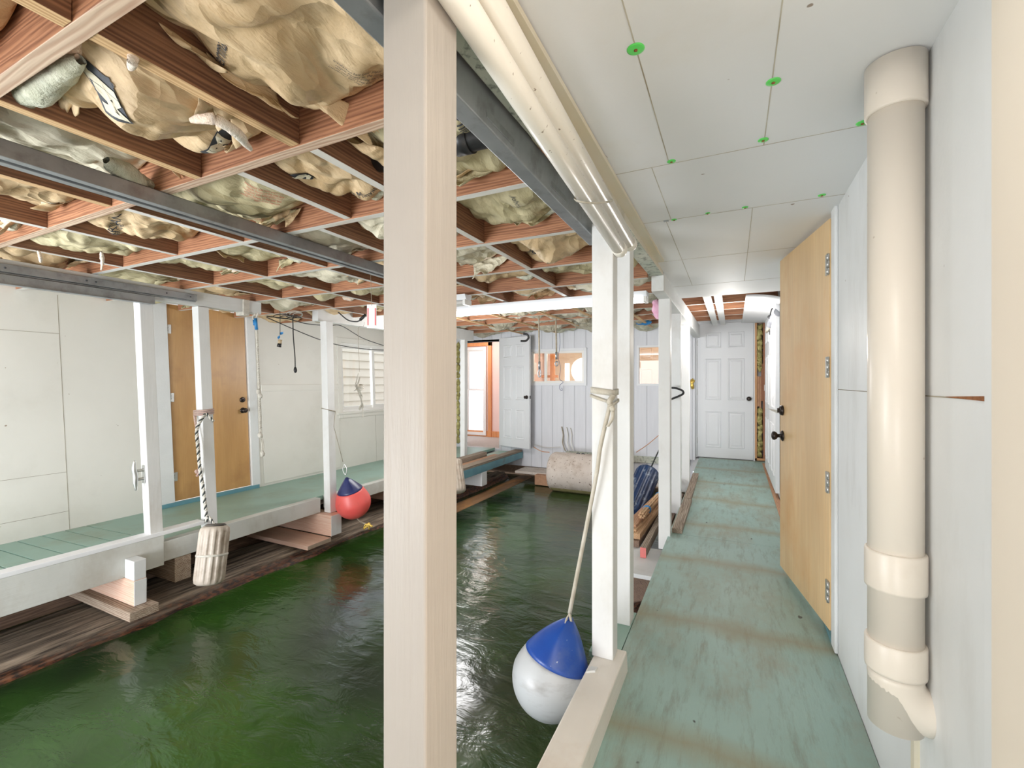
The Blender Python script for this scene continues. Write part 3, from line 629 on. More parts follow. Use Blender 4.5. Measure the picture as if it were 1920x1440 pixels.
mb = MB(); frame_rect(mb, 'x', XL - 0.07, XL - 0.02, 5.60, 6.415, 0.865, 1.825, 0.055, ky=KL, pz=1.0); mb.build('sash', M['vinyl'], w1, bevel=0.002)
mb = MB(); mb.box(XL - 0.062, XL - 0.058, 5.0, 6.38, 0.9, 1.79, ky=KL, pz=1.0); mb.build('pane', M['glass'], w1)
mb = MB(); frame_rect(mb, 'x', XL, XL + 0.018, 4.86, 6.52, 0.745, 1.93, 0.07, ky=KL, pz=1.0); mb.box(XL, XL + 0.04, 4.84, 6.54, 0.80, 0.83); mb.build('casing', M['wall_white'], w1, bevel=0.003)

w2 = empty('window_2', (-2.77, YB, 1.245), None, None, kind='structure')
mb = MB(); frame_rect(mb, 'y', YB - 0.03, YB + 0.02, -3.30, -2.24, 1.215, 1.865, 0.045); mb.build('window_frame', M['door_white'], w2, bevel=0.002)
mb = MB(); frame_rect(mb, 'y', YB - 0.01, YB + 0.03, -3.255, -2.99, 1.26, 1.82, 0.03); mb.build('sash', M['vinyl'], w2, bevel=0.002)
mb = MB(); frame_rect(mb, 'y', YB - 0.02, YB + 0.02, -3.01, -2.285, 1.26, 1.82, 0.04); mb.build('sash', M['vinyl'], w2, bevel=0.002)
mb = MB(); mb.box(-3.24, -2.30, YB + 0.008, YB + 0.011, 1.27, 1.81); mb.build('pane', M['glass'], w2)
w3 = empty('window_3', (-1.09, YB, 1.245), None, None, kind='structure')
mb = MB(); frame_rect(mb, 'y', YB - 0.02, YB + 0.02, -1.405, -0.77, 1.215, 1.87, 0.035); mb.build('window_frame', M['door_white'], w3, bevel=0.002)
mb = MB(); mb.box(-1.375, -0.80, YB + 0.008, YB + 0.011, 1.245, 1.84); mb.build('pane', M['glass'], w3)

# ------------------------------------------------------------------ rooms behind the back wall
mb = MB(); mb.box(-5.9, 0.6, YB + 0.1, 11.2, 0.0, 0.03); mb.build('floor_interior', M['interior_floor'], kind='structure')
mb = MB(); mb.box(-4.1, 0.6, 10.9, 11.0, 0.03, 2.3); mb.box(0.55, 0.6, YB + 0.1, 10.9, 0.03, 2.3)
mb.build('wall_interior', M['interior_peach'], kind='structure')
mb = MB(); wall_panel(mb, 'y', 9.1, 9.2, -5.9, -4.9, 0.03, 2.3, [(-5.60, -5.11, 0.12, 2.02)])
mb.box(-4.9, -4.2, 9.1, 9.2, 0.03, 2.3); mb.box(-4.2, -4.1, 8.3, 10.9, 0.03, 2.3); mb.box(-4.2, -3.86, 8.2, 8.3, 0.03, 2.3); mb.box(-3.90, -3.84, YB + 0.1, 8.2, 0.03, 2.3); mb.box(-5.95, -5.9, YB + 0.1, 9.2, 0.03, 2.3)
mb.build('wall_interior_left', M['interior_pink'], kind='structure')
mb = MB(); mb.box(-5.9, 0.6, YB + 0.1, 11.2, 2.3, 2.34); mb.build('ceiling_interior', M['drywall'], kind='structure')
mb = MB(); mb.box(-5.0, -4.92, 9.05, 9.10, 0.03, 2.3); mb.box(-5.75, -4.92, 9.05, 9.10, 2.10, 2.3); mb.box(-5.75, -4.2, 9.07, 9.10, 0.03, 0.16)
mb.build('trim_12', M['orange_wood'], bevel=0.003, kind='structure')
w4 = empty('window_4', (-5.35, 9.1, 0.12), None, None, kind='structure')
mb = MB(); frame_rect(mb, 'y', 9.04, 9.14, -5.66, -5.05, 0.06, 2.08, 0.07); mb.build('window_frame', M['vinyl'], w4, bevel=0.003)
mb = MB(); frame_rect(mb, 'y', 9.12, 9.15, -5.60, -5.11, 0.12, 1.12, 0.04); mb.build('sash', M['vinyl'], w4)
mb = MB(); frame_rect(mb, 'y', 9.14, 9.17, -5.60, -5.11, 1.08, 2.02, 0.04)
mb.box(-5.57, -5.13, 9.15, 9.155, 1.56, 1.567); mb.box(-5.36, -5.354, 9.15, 9.155, 1.12, 1.99); mb.build('sash', M['vinyl'], w4)
mb = MB(); mb.box(-5.57, -5.14, 9.155, 9.158, 0.15, 2.0); mb.build('pane', M['glass'], w4)
# things of the rooms that show through the inner windows
mb = MB(); mb.box(-3.86, -3.76, 10.0, 10.08, 0.03, 2.3); mb.box(-4.1, -3.7, 10.05, 10.12, 1.38, 1.44); mb.build('trim_13', M['orange_wood'], kind='structure')
mb = MB()
for x0 in (-3.80, -3.53): mb.box(x0, x0 + 0.11, 10.88, 10.90, 1.18, 1.74)
mb.build('window_5', M['outdoor'], kind='structure')
mb = MB(); panel_door(mb, (-1.75, 9.0, 0.03), (1, 0, 0), (0, -1, 0), 0.85, 2.05); mb.build('door_6', surf_mat('peach lit door', (0.80, 0.62, 0.48), (0.78, 0.6, 0.45), 2, rough=0.5), kind='structure')
ws = empty('wall_box', (-4.07, 9.5, 1.45), 'small white box on the room wall seen through the left inner window pane', 'box')
mb = MB(); mb.box(-4.10, -4.04, 9.4, 9.62, 1.45, 1.72); mb.build('case', M['vinyl'], ws, bevel=0.004)
mb = MB(); mb.box(-4.04, -4.032, 9.44, 9.58, 1.5, 1.67); mb.build('cover', M['tag_paper'], ws, bevel=0.002)

# neighbouring house outside the left windows
nh = empty('neighbour_house', (-7.6, 5.5, -0.4), 'cream house with lap siding and a corner board outside the left window', 'house')
mb = MB()
for k in range(18): mb.hexa([(-7.62, 5.75, -0.4 + k * .18), (-7.55, 5.75, -0.4 + k * .18), (-7.55, 9.5, -0.4 + k * .18), (-7.62, 9.5, -0.4 + k * .18), (-7.62, 5.75, -0.22 + k * .18), (-7.585, 5.75, -0.22 + k * .18), (-7.585, 9.5, -0.22 + k * .18), (-7.62, 9.5, -0.22 + k * .18)])
mb.build('siding', M['siding_out'], nh)
mb = MB(); mb.box(-7.63, -7.53, 5.65, 5.78, -0.4, 2.84); mb.build('corner_board', M['vinyl'], nh)
mb = MB(); mb.box(-7.7, -7.5, 3.6, 5.66, 1.28, 1.46); mb.box(-7.7, -7.5, 3.6, 3.7, -0.4, 1.3); mb.box(-7.64, -7.56, 3.6, 5.66, -0.4, 0.3); mb.build('porch_rail', M['vinyl'], nh)

# ------------------------------------------------------------------ decks
mb = MB()
Y0, Y1 = -0.6, YB
segs = [(-0.6, 1.27), (1.274, 3.86), (3.864, 6.25), (6.254, YB)]
for a, b in segs:
    xl = -0.462 if a > 1 else -0.44
    mb.hexa([(xl, a, deckz(a) - .02), (0.428, a, deckz(a) - .02), (0.428, b, deckz(b) - .02), (xl, b, deckz(b) - .02), (xl, a, deckz(a)), (0.428, a, deckz(a)), (0.428, b, deckz(b)), (xl, b, deckz(b))])
mb.box(-0.45, 0.43, -0.6, YB, -0.16, -0.03, 1)
mb.build('floor_walkway', [M['deck'], M['old_wood']], kind='structure', origin=(0, 0, 0))
mb = MB(); mb.box(-0.60, -0.466, 2.05, 2.50, 0.01, 0.035); mb.build('floor_patch', M['deck_left'], kind='structure', bevel=0.002)
# left walkway: planks near, plywood beyond
mb = MB(); y = -1.2
def lz(x): return 0.0 + (x - XL) / 1.16 * 0.045
while y < 1.96:
    y2 = y + 0.137
    mb.hexa([(XL, y, -.03), (-4.02, y, .0), (-4.02, y2, .0), (XL, y2, -.03), (XL, y, lz(XL)), (-4.02, y, lz(-4.02)), (-4.02, y2, lz(-4.02)), (XL, y2, lz(XL))])
    y = y2 + 0.008
mb.hexa([(XL, y, -.03), (-4.02, y, .0), (-4.02, YB, .0), (XL, YB, -.03), (XL, y, lz(XL)), (-4.02, y, lz(-4.02)), (-4.02, YB, lz(-4.02)), (XL, YB, lz(XL))])
mb.build('floor_side_walkway', M['deck_left'], kind='structure', bevel=0.001)

# dark underside of the house
mb = MB(); mb.box(-5.3, -5.2, -3, 7.7, -0.8, 0); mb.box(XR, XR + 0.05, -3, 7.7, -0.9, -0.1); mb.box(-5.3, 0.5, 7.72, 7.8, -0.9, -0.25)
mb.build('wall_underside', M['subfloor'], kind='structure')

# ------------------------------------------------------------------ ceilings
mb = MB()
xa, xb = -0.455, XR
def cpt(x, y, dz=0): return (x, y, ceilz(y) + dz)
mb.hexa([cpt(xa, -1.2), cpt(xb, -1.2), cpt(xb, 4.57), cpt(xa, 4.57), cpt(xa, -1.2, .02), cpt(xb, -1.2, .02), cpt(xb, 4.57, .02), cpt(xa, 4.57, .02)])
def cseam(x0, x1, y0, y1, mi=1, d=0.0008):
    mb.hexa([cpt(x0, y0, -d), cpt(x1, y0, -d), cpt(x1, y1, -d), cpt(x0, y1, -d), cpt(x0, y0), cpt(x1, y0), cpt(x1, y1), cpt(x0, y1)], mi)
cseam(-0.212, -0.209, 0.2, 1.76); cseam(0.093, 0.096, 0.2, 1.76); cseam(xa, xb, 1.76, 1.763)
cseam(-0.275, -0.272, 1.763, 2.36); cseam(xa, xb, 2.36, 2.364); cseam(0.08, 0.083, 2.364, 4.0); cseam(-0.30, -0.297, 2.364, 4.0); cseam(xa, xb, 3.15, 3.153); cseam(xa, xb, 4.0, 4.004)
mb.build('ceiling', [M['ceil'], M['seam_light'], M['stain_cream']], kind='structure', origin=(0, 0, 0))
mb = MB(); mb.box(-0.45, -0.405, 0.0, 3.1, 2.062, 2.078); mb.build('trim_14', M['stain_cream'], kind='structure')
mb = MB(); mb.box(XL - 0.1, XR + 0.1, -1.2, YB + 0.1, 2.30, 2.33); mb.build('ceiling_boards', M['subfloor'], kind='structure')
mb = MB(); mb.box(-0.10, XR, 4.62, 7.5, 2.285, 2.30); mb.build('ceiling_grey_boards', M['grey_panel'], kind='structure')
mb = MB(); mb.box(XL - 0.1, XR + 0.1, -1.25, -1.2, 2.02, 2.33); mb.build('wall_front_header', M['paint_x'], kind='structure')

# green washers
mb = MB(); mb.box(-1.9, XR + 0.1, -1.2, -1.12, -0.1, 2.24); mb.build('wall_sun_blocker', M['wall_white'], kind='structure')  # unseen wall added to keep the sun off the near post
wl_ = [(1192, 95, 'topmost, near the rusty square', .021), (1450, 155, 'left of the drain pipe top', .018), (1431, 263, 'where a panel seam meets, in mid ceiling', .016), (1617, 231, 'touching the drain pipe edge', .017),
       (1259, 303, 'at the first seam corner beside the tubes', .015), (1397, 388, 'middle one on the second cross seam', .013), (1327, 399, 'left of the middle on the second cross seam', .011), (1264, 411, 'left end of the second cross seam', .013), (1541, 365, 'at the second cross seam above the door', .015)]
for i, (x, y, t, r) in enumerate(wl_):
    p = P(x, y, Z=2.082); p.z = ceilz(p.y)
    w = empty('plastic_washer', p, 'green plastic washer on the white ceiling, ' + t, 'washer', 'green washers on the ceiling')
    mb = MB(); mb.lathe([(r, 0), (r, 0.0015), (r * .8, 0.003), (0.006, 0.003)], p, (0, 0, -1), 20); mb.build('disc', M['green_washer'], w)
    mb = MB(); mb.lathe([(0.0045, 0.002), (0.0045, 0.005), (0.002, 0.006)], p, (0, 0, -1), 8); mb.build('nail_head', M['rust'], w)
p = P(1086, 125, Z=2.087)
mb = MB(); mb.hexa([(p.x - .022, p.y - .002, p.z), (p.x, p.y - .016, p.z), (p.x + .022, p.y + .004, p.z), (p.x, p.y + .018, p.z)] + [(p.x - .022, p.y - .002, p.z + .004), (p.x, p.y - .016, p.z + .004), (p.x + .022, p.y + .004, p.z + .004), (p.x, p.y + .018, p.z + .004)])
mb.build('rust_plate', M['rust'], label='small rusty square plate on the white ceiling beside the tubes', cat='metal plate')
p = P(1249, 414, Z=2.08)
mb = MB(); mb.box(p.x - .012, p.x + .012, p.y - .008, p.y + .008, ceilz(p.y) - .003, ceilz(p.y)); mb.build('metal_clip', M['steel'], label='tiny grey metal clip on the ceiling beside the leftmost green washer', cat='clip')

# ------------------------------------------------------------------ posts and beams
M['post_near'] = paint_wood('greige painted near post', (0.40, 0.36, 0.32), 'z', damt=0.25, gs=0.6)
def post(x0, x1, y0, y1, z0, z1, label, ky=0.0, mat='post_white'):
    mb = MB(); mb.box(x0, x1, y0, y1, z0, z1, ky=ky, pz=1.0)
    return mb.build('wooden_post', M[mat], bevel=0.004, label=label, cat='post')
post(-0.54, -0.45, 0.605, 0.700, 0.115, 1.975, 'large white timber post close to the camera, tallest and widest in view', mat='post_near')
pk = post(-0.540, -0.449, 1.890, 1.972, 0.115, 1.955, 'white post standing on the cream sill with a webbing strap knotted round it')
post(-0.566, -0.470, 2.345, 2.44, 0.035, 2.0, 'white post just behind the strapped one, its foot on the small green deck patch')
post(-0.533, -0.444, 3.770, 3.86, -0.05, 1.94, 'white walkway post rising beside the stacked lumber, below the header end')
post(-0.540, -0.450, 4.640, 4.73, -0.05, 1.94, 'white walkway post carrying the black rubber hook, behind the lumber post')
post(-0.540, -0.450, 5.61, 5.70, 0.0, 1.94, 'last free white walkway post before the corridor end door')
mb = MB(); mb.box(-0.60, -0.518, YB - 0.06, YB, 0.08, 2.16); mb.build('trim_15', M['siding'], kind='structure', bevel=0.003)
post(-4.015, -3.93, 1.85, 1.937, 0.12, 1.90, 'left white slip post with a silver cleat on its bright face', KL)
post(-4.015, -3.93, 2.258, 2.345, 0.055, 1.90, 'left white slip post with striped rope and ribbed fender before the birch door', KL)
post(-3.925, -3.835, 3.465, 3.555, -0.11, 1.92, 'white slip post on the blocky cross beam, beside the coral red buoy', KL * 0.7)
post(-4.015, -3.93, 6.33, 6.42, 0.05, 1.98, 'thin white far post at the far doorway, left end of the plank stack')

def beam(name, x0, x1, y0, y1, z0a, z1a, z0b, z1b, mats, label, bottom=0, cat='beam', bev=0.004):
    mb = MB(); f = mb.hexa([(x0, y0, z0a), (x1, y0, z0a), (x1, y1, z0b), (x0, y1, z0b), (x0, y0, z1a), (x1, y0, z1a), (x1, y1, z1b), (x0, y1, z1b)]); f[0].material_index = bottom
    return mb.build(name, mats, bevel=bev, label=label, cat=cat)
beam('ceiling_beam', -0.542, -0.45, -0.6, 3.41, 1.975, 2.088, 2.045, 2.078, [M['beam_cream'], M['beam_mould']], 'cream mould-spotted beam over the near posts, behind the white tubes', 1)
beam('ceiling_beam', -0.533, -0.446, 3.42, 7.4, 1.936, 2.070, 1.945, 2.13, [M['paint_y'], M['beam_mould']], 'white header beam over the row of far walkway posts', 0)
beam('ceiling_beam', -4.02, -3.932, -0.8, 2.78, 1.895, 2.018, 1.905, 2.018, [M['paint_y']], 'white beam on the left slip posts with the grey track screwed along it')
beam('ceiling_beam', -4.02, -3.932, 3.42, 6.62, 1.925, 2.10, 1.97, 2.14, [M['paint_y']], 'white beam over the left walkway beyond the gap, with dangling black plug')
mb = MB(); mb.box(-4.03, -3.92, 2.60, 2.66, 1.875, 2.018)
mb.build('rope_wrap', M['rope_white'], label='flat off-white rope wrapped round the end of the left beam', cat='rope', bevel=0.006)

# steel tracks
def track(x0, x1, y0, y1, z0, z1, label, name='steel_track', slot=True, holes=0):
    t = empty(name, ((x0 + x1) / 2, (y0 + y1) / 2, z0), label, 'rail')
    mb = MB(); w = x1 - x0
    mb.box(x0, x0 + w * 0.36, y0, y1, z0, z1); mb.box(x1 - w * 0.36, x1, y0, y1, z0, z1); mb.box(x0, x1, y0, y1, z1 - 0.004, z1)
    mb.build('channel', M['steel'], t, bevel=0.0015)
    mb = MB(); mb.box(x0 + w * 0.36, x1 - w * 0.36, y0 + 0.005, y1 - 0.005, z0 + 0.018, z1 - 0.004); mb.build('slot', M['steel_dark'], t)
    return t
track(-2.085, -1.995, -0.6, 2.85, 1.965, 2.02, 'long grey steel track crossing the middle of the open ceiling')
t = empty('steel_track', (-0.59, 1, 1.93), 'wide grey steel channel hung along the cream beam beside the near post', 'rail')
mb = MB(); mb.hexa([(-0.612, -0.6, 1.93), (-0.560, -0.6, 1.93), (-0.560, 2.1, 1.925), (-0.612, 2.1, 1.925), (-0.612, -0.6, 2.018), (-0.548, -0.6, 2.018), (-0.548, 2.1, 2.018), (-0.612, 2.1, 2.018)])
mb.build('channel', M['steel'], t, bevel=0.004)
for y in (1.0, 1.45):
    mb = MB(); mb.box(-0.562, -0.555, y, y + 0.16, 1.945, 1.985); mb.build('splice_plate', M['steel'], t, bevel=0.001)
t = empty('steel_track', (-3.91, 1, 1.86), 'double grey steel track screwed to the left beam above the slip posts', 'rail')
mb = MB(); mb.box(-3.930, -3.900, -0.6, 2.20, 1.935, 1.985); mb.box(-3.930, -3.918, -0.6, 2.20, 1.925, 1.935); mb.build('upper_channel', M['steel'], t, bevel=0.002)
mb = MB(); mb.box(-3.930, -3.895, -0.6, 1.90, 1.862, 1.920); mb.box(-3.93, -3.875, -0.6, 1.88, 1.858, 1.864); mb.build('lower_channel', M['steel'], t, bevel=0.002)
mb = MB()
for y in (1.12, 1.5, 1.55, 1.98, 2.15):
    mb.lathe([(0.006, 0), (0.005, 0.003), (0.001, 0.004)], (-3.900, y, 1.96), (1, 0, 0), 8)
mb.build('screw_heads', M['steel_dark'], t)

# white pvc tubes strapped to the beam
for k, (a, b, lab) in enumerate((((-0.424, 0.1, 1.983), (-0.424, 1.885, 1.833), 'lower white plastic tube strapped along the cream beam, its end at the strapped post'), ((-0.412, 0.1, 2.043), (-0.412, 2.035, 1.895), 'upper white plastic tube tucked under the white ceiling above the other tube'))):
    A, B = Vector(a), Vector(b); dr = (B - A).normalized()
    t = empty('plastic_tube', A, lab, 'tube')
    mb = MB(); mb.lathe([(0.0275, 0), (0.0275, (B - A).length)], A, dr, 24); mb.build('tube', M['pvc_dirty'], t)
    mb = MB(); mb.lathe([(0.0278, -0.002), (0.030, 0), (0.030, 0.04), (0.026, 0.052), (0.015, 0.058), (0.003, 0.06)], B - dr * 0.01, dr, 24); mb.build('end_cap', M['pvc_dirty'], t)
mb = MB(); c = Vector((-0.418, 1.50, 1.895))
q = []
for k in range(25):
    a = 2 * math.pi * k / 24; q.append((c + Vector((math.cos(a) * 0.040, math.sin(a) * 0.012 + 0.14 * math.sin(a + 0.3), math.sin(a) * 0.062))))
def ribbon(mb, pts, w, wd, t=0.0012, mi=0):
    pts = [Vector(p) for p in pts]; wd = Vector(wd).normalized()
    V = [(mb.bm.verts.new(p - wd * w / 2), mb.bm.verts.new(p + wd * w / 2)) for p in pts]
    for i in range(len(V) - 1):
        f = mb.bm.faces.new((V[i][0], V[i][1], V[i + 1][1], V[i + 1][0])); f.material_index = mi; f.smooth = True
ribbon(mb, q, 0.014, (0, 1, -0.1))
e = path([P(1107, 325, s=1.75), P(1102, 300, s=1.72), P(1108, 278, s=1.70), P(1125, 280, s=1.66), P(1138, 294, s=1.62)], 5); ribbon(mb, e, 0.014, (0.3, 0.9, -0.1))
mb.build('tie_strap', M['strap'], solid=0.0015, label='off-white webbing tie looped round the two plastic tubes', cat='strap')

# ------------------------------------------------------------------ ceiling joists
ORD = ['first', 'second', 'third', 'fourth', 'fifth', 'sixth', 'seventh', 'eighth', 'ninth', 'tenth', 'eleventh', 'twelfth', 'thirteenth', 'fourteenth']
JY = [-0.10, 0.485, 1.03, 1.580, 2.165, 2.765, 3.355, 3.945]
JW = 0.038; ZJ = 2.02
JY2 = [4.50, 4.98, 5.48, 5.98, 6.50, 7.00]; ZJ2 = 2.14
allj = JY + JY2
for i, y in enumerate(JY):
    mb = MB(); mb.box(-5.17, -0.545, y - JW, y, ZJ, 2.225, 0, bottom=1)
    mb.build('ceiling_joist', [M['joist'], M['joist_under_raw'] if i < 3 else M['joist_under']], bevel=0.0015, label='fir ceiling joist running across the slip, %s from the camera' % ORD[i], cat='joist', group='joists of the open ceiling')
for i, y in enumerate(JY2):
    mb = MB(); mb.box(-5.17, 0.42, y - JW, y, ZJ2, 2.28, 0, bottom=1)
    mb.build('ceiling_joist', [M['joist'], M['joist_under']], bevel=0.0015, label='far fir ceiling joist reaching over the walkway, %s from the back wall' % ORD[len(JY2) - 1 - i], cat='joist', group='far joists before the back wall')
COLS = {0: [-1.24, -1.82, -2.40, -2.98, -3.55, -4.5], 1: [-1.24, -1.75, -2.38, -2.98, -3.56, -4.5], 2: [-1.205, -1.58, -2.34, -2.94, -3.55, -4.5],
        3: [-1.215, -1.80, -2.38, -2.96, -3.58, -4.5], 4: [-1.20, -1.82, -2.40, -3.00, -3.60, -4.5], 5: [-1.25, -1.85, -2.44, -3.02, -3.6, -4.5], 6: [-1.3, -1.9, -2.5, -3.1, -3.65, -4.5]}
for b, xs in COLS.items():
    for k, x in enumerate(xs):
        if b == 2 and k == 1: pass
        mb = MB(); mb.box(x - 0.019, x + 0.019, JY[b] + 0.001, JY[b + 1] - JW - 0.001, ZJ + (0.004 if (b + k) % 2 else 0.0), 2.20, 0, bottom=1)
        mb.build('joist_blocking', [M['joist_dark'], M['lath'] if b < 2 and k < 3 else M['under_y']], bevel=0.0015,
                 label='dark blocking board, %s joist bay from the camera, %s from the cream beam' % (ORD[b], ORD[k]), cat='blocking', group='blocking between the joists')
# ------------------------------------------------------------------ insulation batts
def batt_fn(x0, x1, y0, y1, zb, seed, sag):
    rnd = random.Random(seed); th = rnd.uniform(-0.6, 1.2); cs, sn = math.cos(th), math.sin(th); ox, oy = rnd.uniform(0, 50), rnd.uniform(0, 50)
    pu = rnd.uniform(0.7, 1.4)
    def f(x, y):
        u = min(1, max(0, (x - x0) / (x1 - x0))); v = min(1, max(0, (y - y0) / (y1 - y0)))
        sh = (math.sin(math.pi * u ** pu) ** 0.36 if 0 < u < 1 else 0) * (math.sin(math.pi * v) ** 0.33 if 0 < v < 1 else 0)
        p, q = x * cs + y * sn, -x * sn + y * cs
        lo = noise.noise(Vector((x * 3.2 + ox, y * 3.2 + oy, 1.0)))
        r1 = 1 - abs(noise.noise(Vector((p * 16 + ox, q * 3.0 + oy, 0.3)))) * 2.2
        r2 = 1 - abs(noise.noise(Vector((p * 5.0 + oy, q * 7.5 + ox, 2.3)))) * 2.2
        r3 = noise.noise(Vector((p * 40, q * 11, seed)))
        r4 = 1 - abs(noise.noise(Vector((x * 4.2 + oy, y * 4.2 + ox, 7.7)))) * 2.4
        return zb + 0.125 - sag * sh * (1 + 0.7 * lo) + (0.012 * r1 + 0.030 * r2 + 0.034 * r4 + 0.0045 * r3) * (0.35 + 0.65 * sh)
    return f
def flap(mb, a, b, out, ln, curl, seed, mi=0, nu=14, nv=12, a0=0.2):
    a, b, out = Vector(a), Vector(b), Vector(out).normalized(); rnd = random.Random(seed); sd = Vector((rnd.uniform(0, 9), rnd.uniform(0, 9), rnd.uniform(0, 9)))
    def f(u, v):
        uu = 0.5 + (u - 0.5) * (1 - 0.35 * v); p = a.lerp(b, uu)
        L = ln * (0.55 + 0.9 * abs(noise.noise(Vector((u * 3.3, 0.5, seed))) + 0.45))
        ang = a0 + curl * v; s = L * v
        if abs(curl) > 1e-3: dx = L / curl * (math.cos(a0) - math.cos(ang)); dz = L / curl * (math.sin(ang) - math.sin(a0))
        else: dx = s * math.sin(a0); dz = s * math.cos(a0)
        q = p + out * dx - Vector((0, 0, 1)) * dz
        n = noise.noise_vector((q * 9) + sd) * 0.014 * (0.3 + v) + noise.noise_vector((q * 26) + sd) * 0.005
        return q + n
    mb.grid(f, nu, nv, mi)
def strip_fluff(mb, pts, r, amp=0.5, fr=16, seg=14):
    pts = path(pts, 7); n = len(pts)
    def f(u, v):
        i = min(n - 1, int(v * (n - 1) + 0.5)); p = pts[i]; t = (pts[min(i + 1, n - 1)] - pts[max(i - 1, 0)]).normalized(); a = t.orthogonal().normalized(); w = t.cross(a)
        rr = r * (0.15 + 0.85 * math.sin(math.pi * min(1, max(0, v * 0.96 + 0.02))) ** 0.5); d = a * math.cos(2 * math.pi * u) + w * math.sin(2 * math.pi * u)
        return p + d * rr * (1 + amp * (noise.noise((p + d * r) * fr) + 0.6 * noise.noise((p + d * r) * fr * 2.6)))
    mb.grid(f, seg, n - 1, closeu=True)
def text_mesh(parent, txt, c, ang, size, zf, mat, name, off=0.004, font_shear=0.0, bold=0.0, mirror=False, extra=None, align=True):
    """print on the underside of a batt: readable from below"""
    cu = bpy.data.curves.new('print', 'FONT'); cu.body = txt; cu.size = size; cu.align_x = 'CENTER'; cu.align_y = 'CENTER'; cu.shear = font_shear; cu.offset = bold; cu.resolution_u = 3
    ob = bpy.data.objects.new('print', cu); SC.collection.objects.link(ob)
    bpy.context.view_layer.update()
    me = bpy.data.meshes.new_from_object(ob.evaluated_get(bpy.context.evaluated_depsgraph_get())); bpy.data.objects.remove(ob); bpy.data.curves.remove(cu)
    mb = MB(); mb.bm.from_mesh(me); bpy.data.meshes.remove(me); bm = mb.bm
    bmesh.ops.triangulate(bm, faces=bm.faces)
    for _ in range(3):
        es = [e for e in bm.edges if e.calc_length() > 0.014]
        if es: bmesh.ops.subdivide_edges(bm, edges=es, cuts=1)
        bmesh.ops.triangulate(bm, faces=bm.faces)
    place(bm, c, ang, zf, off)
    return mb.build(name, mat, parent, normals=False)
def place(bm, c, ang, zf, off):
    r = Vector((math.cos(ang), math.sin(ang))); up = Vector((math.sin(ang), -math.cos(ang)))
    for v in bm.verts:
        x = c[0] + r.x * v.co.x + up.x * v.co.y; y = c[1] + r.y * v.co.x + up.y * v.co.y
        v.co = Vector((x, y, zf(x, y) - off))
def plate(parent, c, ang, w, h, zf, mat, off, name, shear=0.0):
    mb = MB(); mb.grid(lambda u, v: Vector(((u - .5) * w + (v - .5) * h * shear, (v - .5) * h, 0)), 16, 12); place(mb.bm, c, ang, zf, off); mb.build(name, mat, parent, normals=False)

